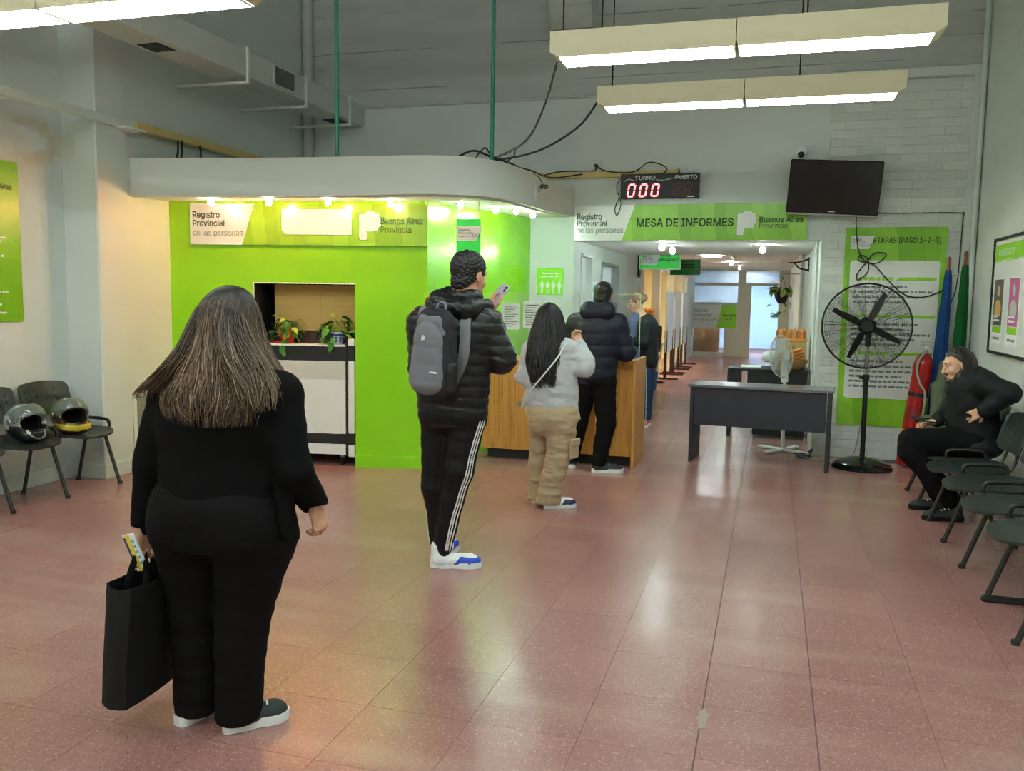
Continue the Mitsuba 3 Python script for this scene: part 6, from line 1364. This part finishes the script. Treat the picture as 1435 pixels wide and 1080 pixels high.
part(t, 'shirt', ruffle(fieldmesh([C((-1.50, 10.17, 1.17), (-1.52, 10.15, .80), .145, .15, .04, ((1, 0, 0), .85)), C((-1.47, 10.2, 1.2), (-1.49, 10.195, 1.3), .08, .062, .03), C((-1.50, 10.03, .99), (-1.61, 9.985, 1.025), .052, .04, .03)], .01), .014, (14, 14, 16), 63), 'mat_shirt_blue', True)
part(t, 'name_badge', mv(box(-.004, .004, -.035, .035, -.01, .012, .002), rz(.5), (-1.585, 10.11, 1.21)), 'mat_white')
cm = fieldmesh([C((-1.37, 10.2, .80), (-1.38, 10.2, 1.15), .175, .17, .03, ((1, 0, 0), .75)), C((-1.39, 10.04, 1.21), (-1.43, 10.36, 1.21), .072, .072, .05), C((-1.40, 10.02, 1.19), (-1.385, 9.97, 1.0), .072, .066, .03), C((-1.385, 9.97, 1.0), (-1.50, 9.99, 1.01), .062, .052, .03), C((-1.45, 10.37, 1.19), (-1.49, 10.4, 1.0), .072, .064, .03), E((-1.60, 10.10, 1.0), (.15, .15, .5), k=.03, sub=True)], .01, clip=[lambda X, Y, Z: .70 + 0 * X + 0 * Y - Z])
part(t, 'coat', ruffle(cm, .014, (10, 10, 14), 66), 'mat_coat_dark', True)
shoe(t, (-1.33, 10.14, 0), math.radians(100), .24, 'mat_pink', 'mat_shoe_white', .045, .03, None, .08); shoe(t, (-1.32, 10.29, 0), math.radians(84), .24, 'mat_pink', 'mat_shoe_white', .045, .03, None, .08)

# --- long-haired man sitting in the corner
t = thing('person', 'long-haired bearded man in a dark coat sitting with crossed legs in the corner', 'person')
sc_, sR = (1.262, 6.70, 1.075), rz(math.radians(104)) @ rx(-.24); slh, srh = np.array([1.40, 6.52, .775]), np.array([1.145, 6.76, .655])
body(t, head_prims(sc_, sR, .98), [C((1.35, 6.73, .9), (1.42, 6.72, .58), .13, .13, .04), C((1.34, 6.72, .92), (1.285, 6.705, 1.03), .06, .056), C((1.41, 6.56, .96), (1.55, 6.50, .90), .045, .04), C((1.55, 6.50, .90), slh, .038, .026), C((1.35, 6.90, .94), (1.26, 6.90, .70), .045, .04), C((1.26, 6.9, .70), srh, .038, .026), C((1.38, 6.65, .53), (1.0, 6.62, .53), .08, .06), C((1.0, 6.62, .53), (1.24, 6.56, .14), .055, .04), C((1.38, 6.82, .53), (1.02, 6.84, .46), .08, .06), C((1.02, 6.84, .46), (1.22, 6.84, .1), .055, .04)],
     [hand_prims(slh, rot_to((-.75, .42, -.5), (0, -1, .3)), -1, (.3, .4, .3), .97), hand_prims(srh, rot_to((-1, -.2, -.05), (.1, .2, 1)), 1, (.5, .8, .6), .97)], SK1)
face_parts(t, sc_, sR, .98, 'mat_shoe_dark')
PS = TR(sc_, sR, .98)
bd = fieldmesh([C(PS((-.045, .03, -.085)), PS((.045, .03, -.085)), .03, .03, .02), C(PS((-.02, .065, -.11)), PS((.02, .065, -.11)), .028, .028, .02), C(PS((-.066, .0, -.03)), PS((-.05, .03, -.08)), .013, .022, .02), C(PS((.066, .0, -.03)), PS((.05, .03, -.08)), .013, .022, .02), C(PS((-.02, .092, -.053)), PS((.02, .092, -.053)), .006, .006, .006)], .005)
sq = [sR[:, i] for i in range(3)]


def sclip(X, Y, Z):
    q = [sum((a - b) * sq[k][i] for i, (a, b) in enumerate(zip((X, Y, Z), sc_))) for k in range(3)]
    return np.maximum(.072 - 1.3 * np.clip(.045 - q[1], 0, .2) - q[2], q[1] - .088)


sm_ = fieldmesh([E(PS((0, -.013, .033)), (.079, .099, .089), sR)], .005, clip=[sclip])
v_ = np.array(sm_.vertices); part(t, 'hair_top', ruffle(sm_, .010, (50, 50, 30), 3), 'mat_hair', True, color=np.array(S(32, 26, 24)) * (.7 + .7 * meshkit.noise(v_ * 90, 3)[:, None]))
v_ = np.array(bd.vertices); part(t, 'beard', ruffle(bd, .010, (60, 60, 30), 5), 'mat_hair', True, color=np.array(S(44, 34, 30)) * (.6 + .8 * meshkit.noise(v_ * 90, 3)[:, None]))
hair_fall(t, [(.118, 0, .012, -.005, .012), (.105, 0, .05, -.005, .06), (.06, 0, .083, -.01, .098), (.0, 0, .092, -.015, .108), (-.06, 0, .098, -.01, .11), (-.13, 0, .105, -.01, .105), (-.20, 0, .10, -.02, .09)], -1.72, 1.72, 700, 24, (S(30, 24, 22), S(48, 38, 34), S(70, 58, 50)), .015, jit=.05, R=sR, c=sc_, r=.0026, tips=.05)
tq = fieldmesh([C((1.38, 6.65, .53), (.985, 6.62, .53), .118, .085, .03), C((.985, 6.62, .53), (.98, 6.6, .45), .085, .08, .03), C((.985, 6.61, .46), (1.25, 6.56, .14), .085, .066, .03), C((1.39, 6.83, .52), (1.03, 6.84, .47), .115, .085, .03), C((1.03, 6.84, .47), (1.22, 6.84, .12), .08, .065, .03), E((1.40, 6.73, .55), (.14, .2, .1), k=.03)], .009)
part(t, 'trousers', ruffle(tq, .014, (12, 12, 12), 74), 'mat_trouser_black', True)
cm = fieldmesh([C((1.41, 6.72, .56), (1.36, 6.725, .90), .165, .165, .03), C((1.41, 6.58, .96), (1.37, 6.89, .955), .085, .08, .05), C((1.345, 6.72, .95), (1.315, 6.71, 1.0), .10, .085, .04), C((1.42, 6.57, .95), (1.545, 6.505, .905), .088, .076, .03), C((1.545, 6.505, .905), (1.415, 6.50, .785), .072, .055, .03), C((1.36, 6.9, .94), (1.265, 6.895, .71), .085, .075, .03), C((1.265, 6.895, .71), (1.17, 6.78, .665), .068, .05, .03), E((1.42, 6.72, .52), (.17, .21, .10), k=.04)], .009)
part(t, 'coat', ruffle(ruffle(cm, .02, (9, 9, 12), 72), .008, (22, 22, 26), 73), 'mat_coat_dark', True)
part(t, 'pocket_flap', mv(box(-.08, .08, -.006, .006, -.012, .012, .004), rz(.1) @ ry(.25), (1.33, 6.548, .735)), 'mat_coat_dark')
shoe(t, (1.33, 6.55, .0), math.radians(98), .27, 'mat_shoe_dark', 'mat_rubber', .047, .03, None, .09); shoe(t, (1.29, 6.84, 0), math.radians(92), .27, 'mat_shoe_dark', 'mat_rubber', .047, .03, None, .09)
single('smartphone', mv(box(-.036, .036, -.075, .075, -.0045, .0045, .003), rot_to((-1, -.2, .1), (.2, -.2, 1)), (1.075, 6.745, .668)), 'mat_black_gloss', 'dark smartphone in the hand of the seated long-haired man', 'phone')
